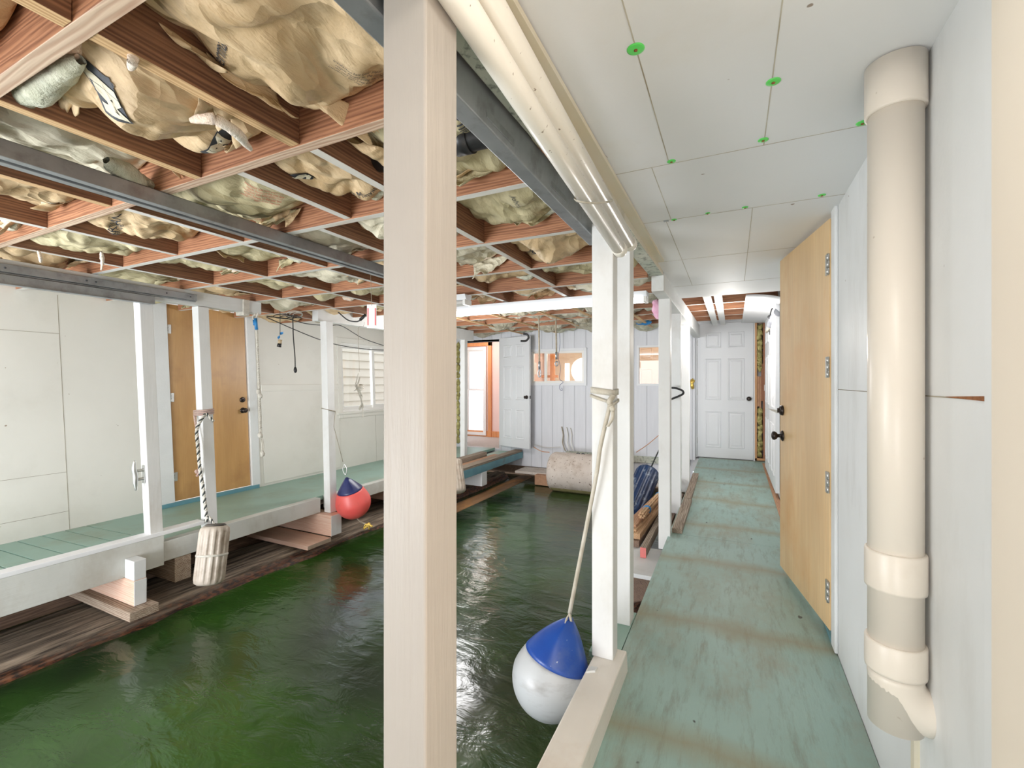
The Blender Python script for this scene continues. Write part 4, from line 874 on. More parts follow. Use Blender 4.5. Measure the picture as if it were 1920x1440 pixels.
BATT = {}
COLN = ['nearest the cream beam', 'second cell from the cream beam', 'third cell from the cream beam', 'fourth cell from the cream beam', 'fifth cell from the cream beam', 'beside the left beam', 'over the left walkway']
DESC = ['tan', 'olive', 'pale']
for b, xs in COLS.items():
    edges = [-0.55] + xs + [-5.17]
    for k in range(len(edges) - 1):
        x1, x0 = edges[k] - (0.02 if k else 0), edges[k + 1] + (0.02 if k < len(edges) - 2 else 0)
        y0, y1 = JY[b] + 0.002, JY[b + 1] - JW - 0.002; seed = b * 31 + k * 7 + 3; rnd = random.Random(seed)
        mt = 0 if b == 0 else rnd.choice([0, 0, 1, 1, 2]) if b < 3 else rnd.choice([0, 1, 1, 2])
        sag = rnd.uniform(0.08, 0.15) if b else 0.15
        zb = ZJ + 0.0
        if (b, k) in ((1, 1),): sag, mt = 0.13, 0
        if (b, k) == (1, 0): sag, mt = 0.19, 0
        if (b, k) == (2, 2): sag, mt = 0.12, 1
        f = batt_fn(x0, x1, y0, y1, zb, seed, sag); n = 60 if b < 3 else 36
        bo = empty('insulation_batt', ((x0 + x1) / 2, (y0 + y1) / 2, zb + 0.05), '%s paper insulation, %s joist bay from the camera, %s' % (DESC[mt], ORD[b], COLN[k]), 'insulation', 'paper-faced insulation in the ceiling cells')
        mb = MB(); mb.grid(lambda u, v: Vector((x0 + (x1 - x0) * u, y0 + (y1 - y0) * v, f(x0 + (x1 - x0) * u, y0 + (y1 - y0) * v))), n, n); mb.build('paper_facing', M['kraft'][mt], bo, normals=False)
        BATT[(b, k)] = (bo, f, (x0, x1, y0, y1), mt)
        # torn paper and wool showing at the edges
        
        for j in range(3 if b < 3 else 2):
            side = rnd.choice([0, 1, 2, 3]); a_ = rnd.uniform(0.1, 0.45); c_ = a_ + rnd.uniform(0.3, 0.5); ln = rnd.uniform(0.05, 0.12)
            if side == 0: pa, pb, o = (x0 + (x1 - x0) * a_, y0 + .012, 0), (x0 + (x1 - x0) * c_, y0 + .012, 0), (0, 1, 0)
            elif side == 1: pa, pb, o = (x0 + (x1 - x0) * a_, y1 - .012, 0), (x0 + (x1 - x0) * c_, y1 - .012, 0), (0, -1, 0)
            elif side == 2: pa, pb, o = (x0 + .012, y0 + (y1 - y0) * a_, 0), (x0 + .012, y0 + (y1 - y0) * c_, 0), (1, 0, 0)
            else: pa, pb, o = (x1 - .012, y0 + (y1 - y0) * a_, 0), (x1 - .012, y0 + (y1 - y0) * c_, 0), (-1, 0, 0)
            pa = Vector(pa); pb = Vector(pb); pa.z = zb + 0.10; pb.z = zb + 0.10; mb = MB()
            flap(mb, pa, pb, o, ln, rnd.uniform(0.6, 2.2), seed + j, 0, a0=0.1)
            mb.build('torn_flap', M['kraft'][rnd.choice([0, mt])], bo, normals=False, solid=0.001)
        for j in range(2):
            yy = y0 + 0.03 if rnd.random() < .5 else y1 - 0.03; xa_ = x0 + (x1 - x0) * rnd.uniform(0.05, 0.5); xb_ = xa_ + (x1 - x0) * rnd.uniform(0.2, 0.45); zz = zb + rnd.uniform(0.075, 0.12); mb = MB()
            strip_fluff(mb, [(xa_, yy, zz), ((xa_ + xb_) / 2, yy + rnd.uniform(-.015, .02), zz - 0.015), (xb_, yy, zz + 0.01)], rnd.uniform(0.016, 0.03))
            mb.build('wool_tuft', M['fluff'] if rnd.random() < 0.75 else M['fluff_white'], bo)
# far cells: rougher, smaller
ALLY = [JY[-1]] + JY2 + [YB]
for i in range(len(ALLY) - 1):
    xs = [-5.17, -4.4, -3.7, -3.0, -2.3, -1.6, -1.0, -0.56]
    for k in range(len(xs) - 1):
        x0, x1 = xs[k] + 0.01, xs[k + 1] - 0.01; y0, y1 = ALLY[i] + 0.003, ALLY[i + 1] - JW - 0.003; seed = 900 + i * 17 + k
        if i == len(ALLY) - 2: y1 = YB - 0.01
        rnd = random.Random(seed); f = batt_fn(x0, x1, y0, y1, ZJ2 - 0.04, seed, rnd.uniform(0.05, 0.17))
        mb = MB(); mb.grid(lambda u, v: Vector((x0 + (x1 - x0) * u, y0 + (y1 - y0) * v, f(x0 + (x1 - x0) * u, y0 + (y1 - y0) * v))), 22, 18)
        mb.build('insulation_batt', M['kraft_far'] if rnd.random() < .8 else M['fluff'], normals=False, group='far insulation in front of the back wall', cat='insulation',
                 label='ragged insulation, %s joist bay from the back wall, %s cell from the left wall' % (ORD[len(ALLY) - 2 - i], ORD[k]))

# print on the paper
def logo(key, c, ang, w, h):
    bo, f, r, mt = BATT[key]
    plate(bo, (c[0] - 0.0, c[1]), ang, w, h, f, M['ink'], 0.004, 'logo_plate', 0.25)
    text_mesh(bo, 'JM', c, ang, h * 1.05, f, M['kraft'][2], 'logo_letters', 0.0075, 0.25, 0.004)
def at(x, y, z=2.08): return P(x, y, Z=z)
def ang_of(p, q): return math.atan2(q.y - p.y, q.x - p.x)
def cell_of(p):
    for k_, v_ in BATT.items():
        r = v_[2]
        if r[0] - .02 <= p.x <= r[1] + .02 and r[2] - .02 <= p.y <= r[3] + .02: return k_
    return None
# (text, pixel start, pixel end, size, material)
PR = [('logo', (372, 292), (452, 258), 0.062, 'ink'), ('logo', (176, 155), (224, 196), 0.06, 'ink'), ('Johns', (168, 150), (205, 142), 0.035, 'ink'), ('Thermal', (393, 140), (398, 82), 0.04, 'ink'),
      ('Johns Manville', (640, 372), (712, 358), 0.034, 'ink'), ('GUARDIAN', (203, 436), (222, 412), 0.05, 'ink'), ('FIBERGLASS', (214, 438), (232, 416), 0.03, 'ink'),
      ('R-19', (112, 492), (140, 486), 0.075, 'ink_red'), ('Johns', (962, 374), (974, 384), 0.035, 'ink'), ('nville', (858, 222), (872, 240), 0.05, 'ink'), ('logo', (545, 322), (590, 332), 0.05, 'ink'),
      ('JM', (968, 470), (992, 478), 0.06, 'ink')]
for t_, a_, b_, sz, mk in PR:
    pa, pb = at(*a_, z=2.05), at(*b_, z=2.05); c = (pa + pb) / 2; key = cell_of(c)
    if key is None: continue
    bo, f, r, mt = BATT[key]
    for _ in range(8):
        zz = f(c.x, c.y); pa = pa.lerp(at(*a_, z=zz), 0.5); pb = pb.lerp(at(*b_, z=zz), 0.5); c = (pa + pb) / 2
        c.x = min(r[1] - .07, max(r[0] + .07, c.x)); c.y = min(r[3] - .05, max(r[2] + .05, c.y))
    an = ang_of(pa, pb)
    if t_ == 'logo': logo(key, (c.x, c.y), an, min(0.125, (pb - pa).length * 1.05), sz)
    else: text_mesh(bo, t_, (c.x, c.y), an, sz, f, M[mk], 'print', 0.004)
# small print rows
for (x, y), (x2, y2), rows, mk, key in (((440, 345), (545, 372), 7, 'ink_red', None), ((655, 130), (700, 150), 4, 'ink', None), ((430, 400), (500, 415), 5, 'ink_red', None)):
    pa, pb = at(x, y), at(x2, y2); c = (pa + pb) / 2; key = cell_of(c)
    if key is None: continue
    bo, f, r, mt = BATT[key]
    text_mesh(bo, '\n'.join(['insulation batt keep paper side in', 'staple flanges to the joist face', 'do not leave facing exposed'] * 3)[:rows * 34], (c.x, c.y), ang_of(pa, pb), 0.012, f, M[mk], 'fine_print', 0.004)

# big loose sheets of torn paper hanging at the near end
def loose(name, pts_a, pts_b, out, ln, curl, seed, label, mat=0, a0=0.3):
    mb = MB(); flap(mb, pts_a, pts_b, out, ln, curl, seed, nu=26, nv=22, a0=a0)
    mb.build(name, M['kraft'][mat], normals=False, solid=0.0012, label=label, cat='paper')
bk = BATT[(1, 0)][0]
mb = MB()
flap(mb, P(545, 150, Z=2.10), P(700, 210, Z=2.10), (0.1, 1, 0), 0.14, 1.2, 71, nu=26, nv=20, a0=0.5)
mb.build('hanging_paper', M['kraft'][0], bk, normals=False, solid=0.0012); mb = MB()
flap(mb, P(385, 95, Z=2.12), P(520, 170, Z=2.12), (0.3, 1, 0), 0.13, 1.4, 72, nu=26, nv=20, a0=0.4)
mb.build('hanging_paper', M['kraft'][0], bk, normals=False, solid=0.0012)
bk = BATT[(1, 1)][0]
mb = MB(); flap(mb, P(280, 270, Z=2.10), P(345, 300, Z=2.10), (-0.3, 1, 0), 0.12, 0.9, 75, nu=16, nv=16, a0=0.5); mb.build('hanging_paper', M['kraft'][0], bk, normals=False, solid=0.0012); mb = MB(); flap(mb, P(100, 170, Z=2.10), P(150, 140, Z=2.10), (-1, 0.5, 0), 0.10, 1.2, 76, nu=16, nv=16, a0=0.5)
mb.build('hanging_paper', M['kraft'][0], bk, normals=False, solid=0.0012)
# white and pale strands of wool
mb = MB(); strip_fluff(mb, [P(358, 226, Z=1.99), P(400, 224, Z=1.985), P(440, 246, Z=1.98), P(470, 280, Z=1.985)], 0.017, 0.35)
mb.build('wool_strand', M['fluff_white'], label='long peach-white strand of wool drooping over the joist beside the black logo', cat='insulation')
mb = MB(); strip_fluff(mb, [P(243, 88, Z=2.06), P(250, 110, Z=2.02), P(243, 130, Z=2.01)], 0.012, 0.35)
mb.build('wool_strand', M['fluff_white'], label='short white wisp of wool hanging at the top left blocking board', cat='insulation')
mb = MB(); strip_fluff(mb, [P(30, 195, Z=2.05), P(75, 165, Z=2.05), P(150, 112, Z=2.06)], 0.035, 0.45)
mb.build('wool_strand', M['fluff'], label='thick pale green roll of wool along the first joist at the left', cat='insulation')
mb = MB(); strip_fluff(mb, [P(200, 300, Z=2.06), P(245, 330, Z=2.05), P(285, 352, Z=2.05)], 0.035, 0.45)
mb.build('wool_strand', M['fluff'], label='pale grey-green roll of wool just before the second joist, above the long track', cat='insulation')
mb = MB(); strip_fluff(mb, [P(72, 470, Z=2.0), P(75, 480, Z=1.98), P(76, 492, Z=1.95)], 0.010, 0.5)
mb.build('wool_strand', M['fluff_white'], label='thin white tuft dangling above the left beam', cat='insulation')
mb = MB(); strip_fluff(mb, [P(190, 472, Z=2.02), P(192, 490, Z=1.99), P(190, 506, Z=1.965)], 0.010, 0.5)
mb.build('wool_strand', M['fluff_white'], label='second thin white tuft dangling above the left beam, nearer the door', cat='insulation')
mb = MB(); strip_fluff(mb, [P(1229, 562, s=4.1), P(1232, 578, s=4.1), P(1236, 598, s=4.1)], 0.045, 0.4, 12, 18)
mb.build('pink_wool', M['pink_fluff'], label='pink fibreglass tuft poking out beside the white header beam', cat='insulation')
# blue wrappers in the ceiling
for (x, y, s_, lab) in ((112, 398, 2.25, 'crushed blue plastic packet stuck at the joist on the left'), (677, 588, 5.6, 'blue printed packet wedged above the left beam'), (1206, 605, 6.6, 'blue and white printed packet above the right inner window')):
    mb = MB(); lump(mb, P(x, y, s=s_), 0.034 * s_ / 2.25 * .8, 1.3, 0.8, 0.45, 0.6, 14, 14, seed=x); mb.build('plastic_packet', M['blue'], label=lab, cat='packet')

# black drain pipe in the ceiling
t = empty('drain_pipe', (-0.85, 1.37, 2.09), 'short black plastic drain pipe between the ceiling joists right of the near post', 'pipe')
mb = MB(); mb.tube([(-1.18, 1.30, 2.10), (-0.56, 1.30, 2.085)], 0.042, 24); mb.build('pipe', M['black_plastic'], t)
mb = MB(); mb.tube([(-0.84, 1.30, 2.092), (-0.78, 1.30, 2.090)], 0.048, 24); mb.build('coupling', M['black_plastic'], t)

# furring and laths at the far ceiling
for i, (x, y0, y1, z) in enumerate(((-3.3, 4.0, 7.4, 2.122), (-2.75, 4.0, 7.4, 2.122), (-2.15, 4.0, 7.4, 2.122), (-1.65, 4.0, 7.4, 2.122), (-1.15, 4.0, 7.4, 2.122))):
    mb = MB(); mb.hexa([(x, y0, z), (x + .035, y0, z), (x + .035 + .06 * (i % 3 - 1), y1, z), (x + .06 * (i % 3 - 1), y1, z)] + [(x, y0, z + .016), (x + .035, y0, z + .016), (x + .035 + .06 * (i % 3 - 1), y1, z + .016), (x + .06 * (i % 3 - 1), y1, z + .016)])
    mb.build('wood_lath', M['lath'], label='raw lath nailed under the far joists, %s from the left wall' % ORD[i], cat='lath', group='laths under the far joists')
for i, x in enumerate((-0.27, -0.17)):
    mb = MB(); mb.box(x, x + 0.075, 4.6, 7.4, 2.12, 2.139); mb.build('wood_lath', M['paint_y'], bevel=0.002, label='white board under the joists before the end door, %s' % ('left of the pair' if i == 0 else 'right of the pair'), cat='lath', group='white boards under the corridor joists')
# sagging white sheet over the end of the walkway
mb = MB(); mb.grid(lambda u, v: Vector((0.115 + 0.31 * u, 5.0 + 2.3 * v, 2.128 - 0.035 * math.sin(math.pi * v * 0.9) * u - 0.05 * u * u * (1 - v))), 10, 16)
mb.build('ceiling_sheet', M['drywall'], normals=False, solid=0.012, label='curved white board sagging below the joists in front of the end door', cat='board')

# grey bracket high on the right wall
t = empty('wall_bracket', (0.39, 5.3, 1.9), 'grey angled bracket with black loops high on the right wall before the end door', 'bracket')
A = P(1462, 584, s=4.6); B = P(1447, 602, s=5.0); C = P(1437, 622, s=5.3)
mb = MB(); mb.tube(path([A, B, P(1443, 612, s=5.1)], 5), 0.045, 12, rfn=lambda q: 0.052 - 0.025 * q); mb.build('arm', M['duct_grey'], t)
mb = MB(); mb.tube([P(1445, 610, s=5.1), C], 0.018, 10); mb.build('tip', M['strap'], t)
mb = MB(); mb.tube(path([P(1444, 592, s=4.9), P(1447, 580, s=4.9), P(1456, 570, s=4.9)], 6), 0.007, 8); mb.tube(path([P(1443, 620, s=5.2), P(1444, 627, s=5.2), P(1448, 622, s=5.2), P(1449, 614, s=5.2)], 6), 0.009, 8)
lump(mb, P(1443.5, 594, s=4.9), 0.022, 1, 1, 1, 0.1); mb.build('black_loops', M['black_plastic'], t)

# fluorescent fixtures
def fixture(x0, x1, y, z, label, on=True):
    t = empty('fluorescent_fixture', ((x0 + x1) / 2, y, z), label, 'light fixture')
    mb = MB(); mb.hexa([(x0, y - .035, z), (x1, y - .035, z), (x1, y + .035, z), (x0, y + .035, z), (x0, y - .06, z + .045), (x1, y - .06, z + .045), (x1, y + .06, z + .045), (x0, y + .06, z + .045)]); mb.build('housing', M['door_white'], t, bevel=0.003)
    for k, dy in enumerate((-0.03, 0.035)):
        mb = MB(); mb.tube([(x0 + .03, y + dy, z - .02), (x1 - .03, y + dy, z - .02)], 0.017, 14); mb.build('tube', M['tube_on'] if on else M['vinyl'], t)
    mb = MB()
    for x in (x0 + .015, x1 - .015): mb.box(x - .012, x + .012, y - .05, y + .055, z - .042, z + .002)
    mb.build('tube_holders', M['vinyl'], t, bevel=0.002)
fixture(-3.1, -0.62, 3.79, 1.965, 'long white fluorescent fixture across the ceiling right of the near post')
fixture(-2.78, -1.98, 3.25, 1.96, 'shorter white fluorescent fixture half hidden behind the near post', False)

# ------------------------------------------------------------------ white drain pipe on the right
cx_, cy_, rr = 0.368, 1.452, 0.056
t = empty('drain_pipe', (cx_, cy_, 0.1), 'tall cream plastic drain pipe standing against the right wall', 'pipe')
mb = MB(); mb.lathe([(rr, 0.42), (rr, 2.075)], (cx_, cy_, 0), (0, 0, 1), 40); mb.build('pipe', M['pvc'], t)
mb = MB(); mb.lathe([(rr + .001, 1.955), (rr + .006, 1.957), (rr + .0065, 1.96), (rr + .0065, 2.080), (rr, 2.0805)], (cx_, cy_, 0), (0, 0, 1), 40); mb.build('coupling', M['pvc'], t, label='upper pipe coupling under the ceiling')
mb = MB(); mb.lathe([(rr, 0.760), (rr + .006, 0.762), (rr + .0065, 0.768), (rr + .0065, 0.853), (rr + .005, 0.857), (rr, 0.8575)], (cx_, cy_, 0), (0, 0, 1), 40); mb.build('coupling', M['pvc'], t, label='middle pipe coupling')
mb = MB(); mb.lathe([(rr, 0.555), (rr + .006, 0.557), (rr + .0065, 0.563), (rr + .0065, 0.628), (rr + .005, 0.632), (rr, 0.6325)], (cx_, cy_, 0), (0, 0, 1), 40)
bend = [Vector((cx_, cy_, 0.56))] + [Vector((cx_ + 0.07 - 0.07 * math.cos(a), cy_, 0.54 - 0.07 * math.sin(a))) for a in [k * math.pi / 2 / 8 for k in range(9)]]
mb.tube(bend, rr + 0.001, 32); mb.build('elbow', M['pvc'], t)

# sill under the near posts
mb = MB(); mb.hexa([(-0.535, -0.6, -.06), (-0.418, -0.6, -.06), (-0.404, 1.99, -.06), (-0.535, 1.99, -.06), (-0.535, -0.6, .115), (-0.418, -0.6, .115), (-0.412, 1.99, .115), (-0.535, 1.99, .115)])
sl = mb.build('wooden_sill', M['sill'], bevel=0.006, label='cream painted sill timber under the near posts, chipped at the corner', cat='sill')
mb = MB(); q = P(1112, 1255, Z=0.118); mb.hexa([(q.x - .02, q.y - .03, q.z - .004), (q.x + .012, q.y - .012, q.z - .004), (q.x + .014, q.y + .02, q.z - .004), (q.x - .012, q.y + .012, q.z - .004)] + [(q.x - .02, q.y - .03, q.z + .004), (q.x + .012, q.y - .012, q.z + .006), (q.x + .014, q.y + .02, q.z + .003), (q.x - .012, q.y + .012, q.z + .003)])
mb.build('paint_chip', M['paint_y'], sl)

# ------------------------------------------------------------------ left stringers, cross beams, logs
def sstr(y0, y1, z0, z1, x1=-3.932, x0=-4.02, mat='stringer', label='', bev=0.004, name='wooden_stringer', mats=None, side=None):
    mb = MB(); f = mb.box(x0, x1, y0, y1, z0, z1)
    return mb.build(name, mats or M[mat], bevel=bev, label=label, cat='stringer')
sstr(-1.2, 1.975, -0.125, 0.105, label='white stringer board along the near left walkway edge', x1=-3.925)
mb = MB(); mb.box(-4.02, -3.922, -1.2, 2.27, 0.105, 0.135); mb.build('wooden_rail', M['rail_white'], bevel=0.004, label='bright white flat rail on top of the left walkway edge', cat='rail')
sstr(1.98, 3.46, -0.105, 0.048, label='weathered white stringer between the fender post and the blocky cross beam', x1=-3.94)
sstr(3.565, 6.9, -0.09, 0.048, label='far grey stringer of the left walkway behind the near post')
def xbeam(x0, x1, y0, y1, z0, z1, label, mats, end=1):
    mb = MB(); f = mb.box(x0, x1, y0, y1, z0, z1); f[3].material_index = end
    return mb.build('cross_beam', mats, bevel=0.005, label=label, cat='beam')
xbeam(-4.75, -3.795, 1.72, 1.80, -0.305, -0.127, 'pink and white cross beam end under the near left walkway', [M['peach_block'], M['paint_x']])
mb = MB(); mb.box(-3.924, -3.800, 1.722, 1.798, -0.127, 0.01); mb.build('post_block', M['paint_x'], bevel=0.004, label='short white block upright on the near cross beam end', cat='block')
xbeam(-4.75, -3.72, 1.66, 1.84, -0.372, -0.307, 'split weathered wood shim under the near cross beam', [M['old_wood_x'], M['old_wood_x']])
xbeam(-4.75, -3.945, 2.06, 2.18, -0.30, -0.107, 'brown unpainted cross beam behind the ribbed fender', [M['old_wood_x'], M['old_wood_x']])
xbeam(-4.75, -3.745, 3.425, 3.565, -0.325, -0.112, 'blocky pink and white cross beam carrying the slip post by the red buoy', [M['peach_block'], M['paint_x']])
xbeam(-4.75, -3.74, 3.13, 3.42, -0.372, -0.330, 'flat peach-edged plank lying under the blocky cross beam', [M['peach_block'], M['old_wood_x']])
xbeam(-4.75, -3.70, 4.72, 4.86, -0.30, -0.095, 'peach cross beam end just left of the near post', [M['peach_block'], M['peach_block']])
xbeam(-4.75, -3.43, 6.02, 6.18, -0.31, -0.10, 'white cross beam end below the blue plank edge', [M['paint_x'], M['paint_x']])

def log(x, z, rx, rz, y0, y1, mat, label, amp=0.09, flat=0.0, seed=0, ny=150, nr=44):
    mb = MB(); L = y1 - y0
    def f(u, v):
        th = 2 * math.pi * u; y = y0 + L * v; e = min(1.0, min(v, 1 - v) * L / 0.08 + 0.55)
        cx2 = math.cos(th); sz = math.sin(th); q = Vector((cx2 * 2.2, y * 0.35, sz * 2.2 + seed))
        k = 1 + amp * 1.2 * noise.noise(q) + amp * (1 - abs(noise.noise(Vector((th * 4.0 if th < math.pi * 2 - .01 else 0, y * 0.6, seed)))) * 2.4) + amp * 0.5 * noise.noise(Vector((cx2 * 9, y * 4, sz * 9)))
        zz = sz * rz * k * e
        if flat and zz > rz * flat: zz = rz * flat + (zz - rz * flat) * 0.35
        return Vector((x + cx2 * rx * k * e + 0.03 * noise.noise(Vector((y * 0.5, seed, 0))), y, z + zz))
    V = mb.grid(f, nr, ny, closeu=True)
    mb.bm.faces.new([V[i][0] for i in range(nr)]); mb.bm.faces.new([V[nr - 1 - i][-1] for i in range(nr)])
    return mb.build('floating_log', mat, label=label, cat='log')
log(-4.12, -0.50, 0.34, 0.135, -1.2, 5.6, M['log'], 'huge waterlogged rotten log floating under the left walkway', 0.17, 0.75, ny=260, nr=64)
log(-4.80, -0.46, 0.20, 0.13, -1.2, 7.3, M['dark_wood'], 'dark inner log deep under the left walkway', 0.10, 0, 4, 100, 30)
log(-3.80, -0.47, 0.17, 0.12, 5.65, 7.4, M['log'], 'grooved brown log beyond the red buoy', 0.12, 0, 7, 80, 30)
log(-3.40, -0.49, 0.13, 0.10, 4.6, 7.62, M['log_orange'], 'wet orange-edged half log at the waterline below the plank stack', 0.05, 0.5, 2, 90, 30)

# plank stack continuing the left walkway
def plank(x0, x1, y0, y1, z0, z1, mat, label, name='wooden_plank', group=None, bev=0.003, ky=None, dx=0.0, cat='plank'):
    mb = MB(); mb.hexa([(x0, y0, z0), (x1, y0, z0), (x1 + dx, y1, z0), (x0 + dx, y1, z0), (x0, y0, z1), (x1, y0, z1), (x1 + dx, y1, z1), (x0 + dx, y1, z1)])
    return mb.build(name, M[mat] if isinstance(mat, str) else mat, bevel=bev, label=label, cat=cat, group=group)
plank(-3.52, -3.43, 5.0, 7.52, -0.10, 0.012, 'teal_trim', 'blue painted edge joist of the plank stack by the back wall', 'edge_joist')
plank(-3.58, -3.44, 5.0, 7.50, 0.014, 0.052, 'old_wood', 'grey plank lying on the blue edge joist', group='planks by the back wall')
plank(-3.70, -3.60, 5.1, 6.9, 0.014, 0.040, 'red_wood', 'reddish plank in the stack by the back wall', group='planks by the back wall')
plank(-3.84, -3.72, 5.0, 6.7, 0.014, 0.105, 'old_wood', 'thick dark timber at the back of the plank stack', group='planks by the back wall')
mb = MB(); mb.box(-3.93, -3.45, 5.0, YB - 0.02, -0.06, -0.0); mb.build('floor_far', M['deck_left'], kind='structure')
# white shelf and skirting at the water by the back wall
mb = MB(); mb.box(-3.40, -0.6, 7.12, YB, -0.30, -0.26); mb.build('trim_16', M['float'], bevel=0.006, kind='structure')
mb = MB(); mb.box(-2.98, -2.62, 7.0, 7.11, -0.44, -0.27); mb.build('wooden_block', M['red_wood'], bevel=0.01, label='reddish wet wooden block at the waterline left of the float drum', cat='block')
mb = MB(); mb.box(-2.6, -0.60, YB - 0.05, YB, -0.02, 0.08); mb.build('trim_17', M['beam_mould'], bevel=0.003, kind='structure')

# float drum
c = Vector((-2.62, 6.87, -0.15)); rad_ = 0.305
t = empty('float_drum', (-2.1, 6.87, -0.44), 'big weathered white float drum lying in the water at the back wall', 'float')
mb = MB(); mb.lathe([(0.02, 0), (rad_ * .7, 0.0), (rad_ * .93, 0.012), (rad_, 0.05), (rad_ * 1.005, 0.3), (rad_ * 0.995, 0.31), (rad_ * 1.0, 0.8), (rad_, 1.15), (rad_ * .9, 1.2), (0.02, 1.2)], c, (1, 0, 0), 48, rad=lambda a, h: 1 + 0.012 * noise.noise(Vector((math.cos(a) * 2, math.sin(a) * 2, h * 3))))
mb.build('drum', M['float'], t)
mb = MB(); mb.lathe([(rad_ * 1.004, 0.05), (rad_ * 1.012, 0.06), (rad_ * 1.012, 1.14), (rad_ * 1.004, 1.15)], c, (1, 0, 0), 48)
bmz = [f for f in mb.bm.faces if f.calc_center_median().z > -0.365 or f.calc_center_median().z < -0.46]; bmesh.ops.delete(mb.bm, geom=bmz, context='FACES')
mb.build('algae_band', M['float_algae'], t)
mb = MB(); 
for dx in (0.42, 0.50): mb.tube(path([c + Vector((dx, -0.02, rad_)), c + Vector((dx + .02, -0.02, rad_ + 0.012)), c + Vector((dx + .05, -0.01, rad_))], 4), 0.006, 6)
mb.build('staples', M['steel_dark'], t)
# right support of the walkway seen past the posts
mb = MB(); mb.box(-0.86, -0.47, 3.33, 3.90, -0.13, -0.10); mb.build('support_board', M['paint_x'], bevel=0.003, label='wide white board under the red-ended timber beside the walkway', cat='board')
mb = MB(); mb.box(-0.84, -0.47, 3.40, 3.72, -0.50, -0.131); mb.build('support_block', M['dark_wood'], bevel=0.01, label='dark rotten support below the wide white board', cat='block')
mb = MB()
for k in range(6): lump(mb, (-0.58 + 0.03 * math.sin(k), 2.65 + k * 0.13, -0.40), 0.11, 1.2, 1, 0.8, 0.6, 9, 18, seed=k)
mb.build('rotten_log', M['log'], label='black crumbled log end below the walkway edge behind the second near post', cat='log')

# lumber beside the walkway
tb_ = plank(-0.655, -0.610, 3.66, 5.2, -0.098, -0.02, 'old_wood', 'dark timber with a red painted end pointing at the camera', 'timber', cat='timber', dx=0.0)
mb = MB(); mb.box(-0.655, -0.610, 3.654, 3.66, -0.098, -0.02); mb.build('painted_end', M['red_end'], tb_, label='red painted end')
plank(-0.84, -0.70, 3.86, 5.6, -0.098, -0.045, 'dark_wood', 'dark brown plank at the bottom of the lumber stack', group='lumber stack by the walkway', dx=0.05)
plank(-0.83, -0.70, 3.90, 5.6, -0.043, 0.0, 'tan_wood', 'tan plank in the middle of the lumber stack', group='lumber stack by the walkway', dx=0.06)
plank(-0.86, -0.74, 3.95, 5.7, 0.002, 0.022, 'tan_wood', 'thin tan board near the top of the lumber stack', group='lumber stack by the walkway', dx=0.12)
plank(-0.85, -0.75, 4.0, 5.7, 0.024, 0.044, 'red_wood', 'topmost thin reddish board of the lumber stack', group='lumber stack by the walkway', dx=0.12)
plank(-0.605, -0.50, 4.35, 5.5, -0.02, 0.012, 'dark_wood', 'wide dark board lying above the red-ended timber', dx=0.0)
plank(-0.600, -0.50, 4.33, 5.5, -0.045, -0.022, 'tan_wood', 'thin tan board directly under the wide dark board', dx=0.0)
t = empty('lath_bundle', (-0.7, 4.4, 0.05), 'bundle of thin tan laths bound with blue tape on the lumber stack', 'lath bundle')
rb = random.Random(5)
for k in range(7):
    a = 2 * math.pi * k / 6; r_ = 0.0 if k == 6 else 0.022; A = Vector((-0.735 + math.cos(a) * r_, 4.15 + rb.uniform(-.02, .02), 0.085 + math.sin(a) * r_)); B = A + Vector((0.10, 1.3, 0.05)); dv2 = (B - A).normalized()
    mb = MB(); mb.obox((A + B) / 2, dv2.cross(Vector((0, 0, 1))), dv2, (math.sin(a) * .3, 0, 1), 0.0095, (B - A).length / 2, 0.008); mb.build('lath', M['tan_wood'], t, bevel=0.001)
for y in (4.35, 4.85):
    k = (y - 4.15) / 1.3; mb = MB(); mb.tube([Vector((-0.735 + .1 * k, y, 0.085 + .05 * k)), Vector((-0.735 + .1 * (k + .018), y + .022, 0.085 + .05 * k))], 0.0375, 16); mb.build('tape', M['blue'], t)
# curb timbers on the walkway
def sl_box(x0, x1, y0, y1, h, mat, label, dxa=0.0):
    mb = MB(); mb.hexa([(x0, y0, deckz(y0)), (x1, y0, deckz(y0)), (x1 + dxa, y1, deckz(y1)), (x0 + dxa, y1, deckz(y1)), (x0, y0, deckz(y0) + h), (x1, y0, deckz(y0) + h), (x1 + dxa, y1, deckz(y1) + h), (x0 + dxa, y1, deckz(y1) + h)])
    mb.build('curb_timber', M[mat], bevel=0.003, label=label, cat='curb')
sl_box(-0.443, -0.365, 3.87, 4.86, 0.038, 'old_wood', 'nearer grey curb timber along the left edge of the walkway')
sl_box(-0.443, -0.375, 4.87, 6.15, 0.038, 'old_wood', 'farther reddish grey curb timber along the left edge of the walkway', -0.01)
sl_box(0.375, 0.425, 4.45, 7.35, 0.012, 'red_wood', 'thin reddish brown strip along the right edge of the walkway floor')

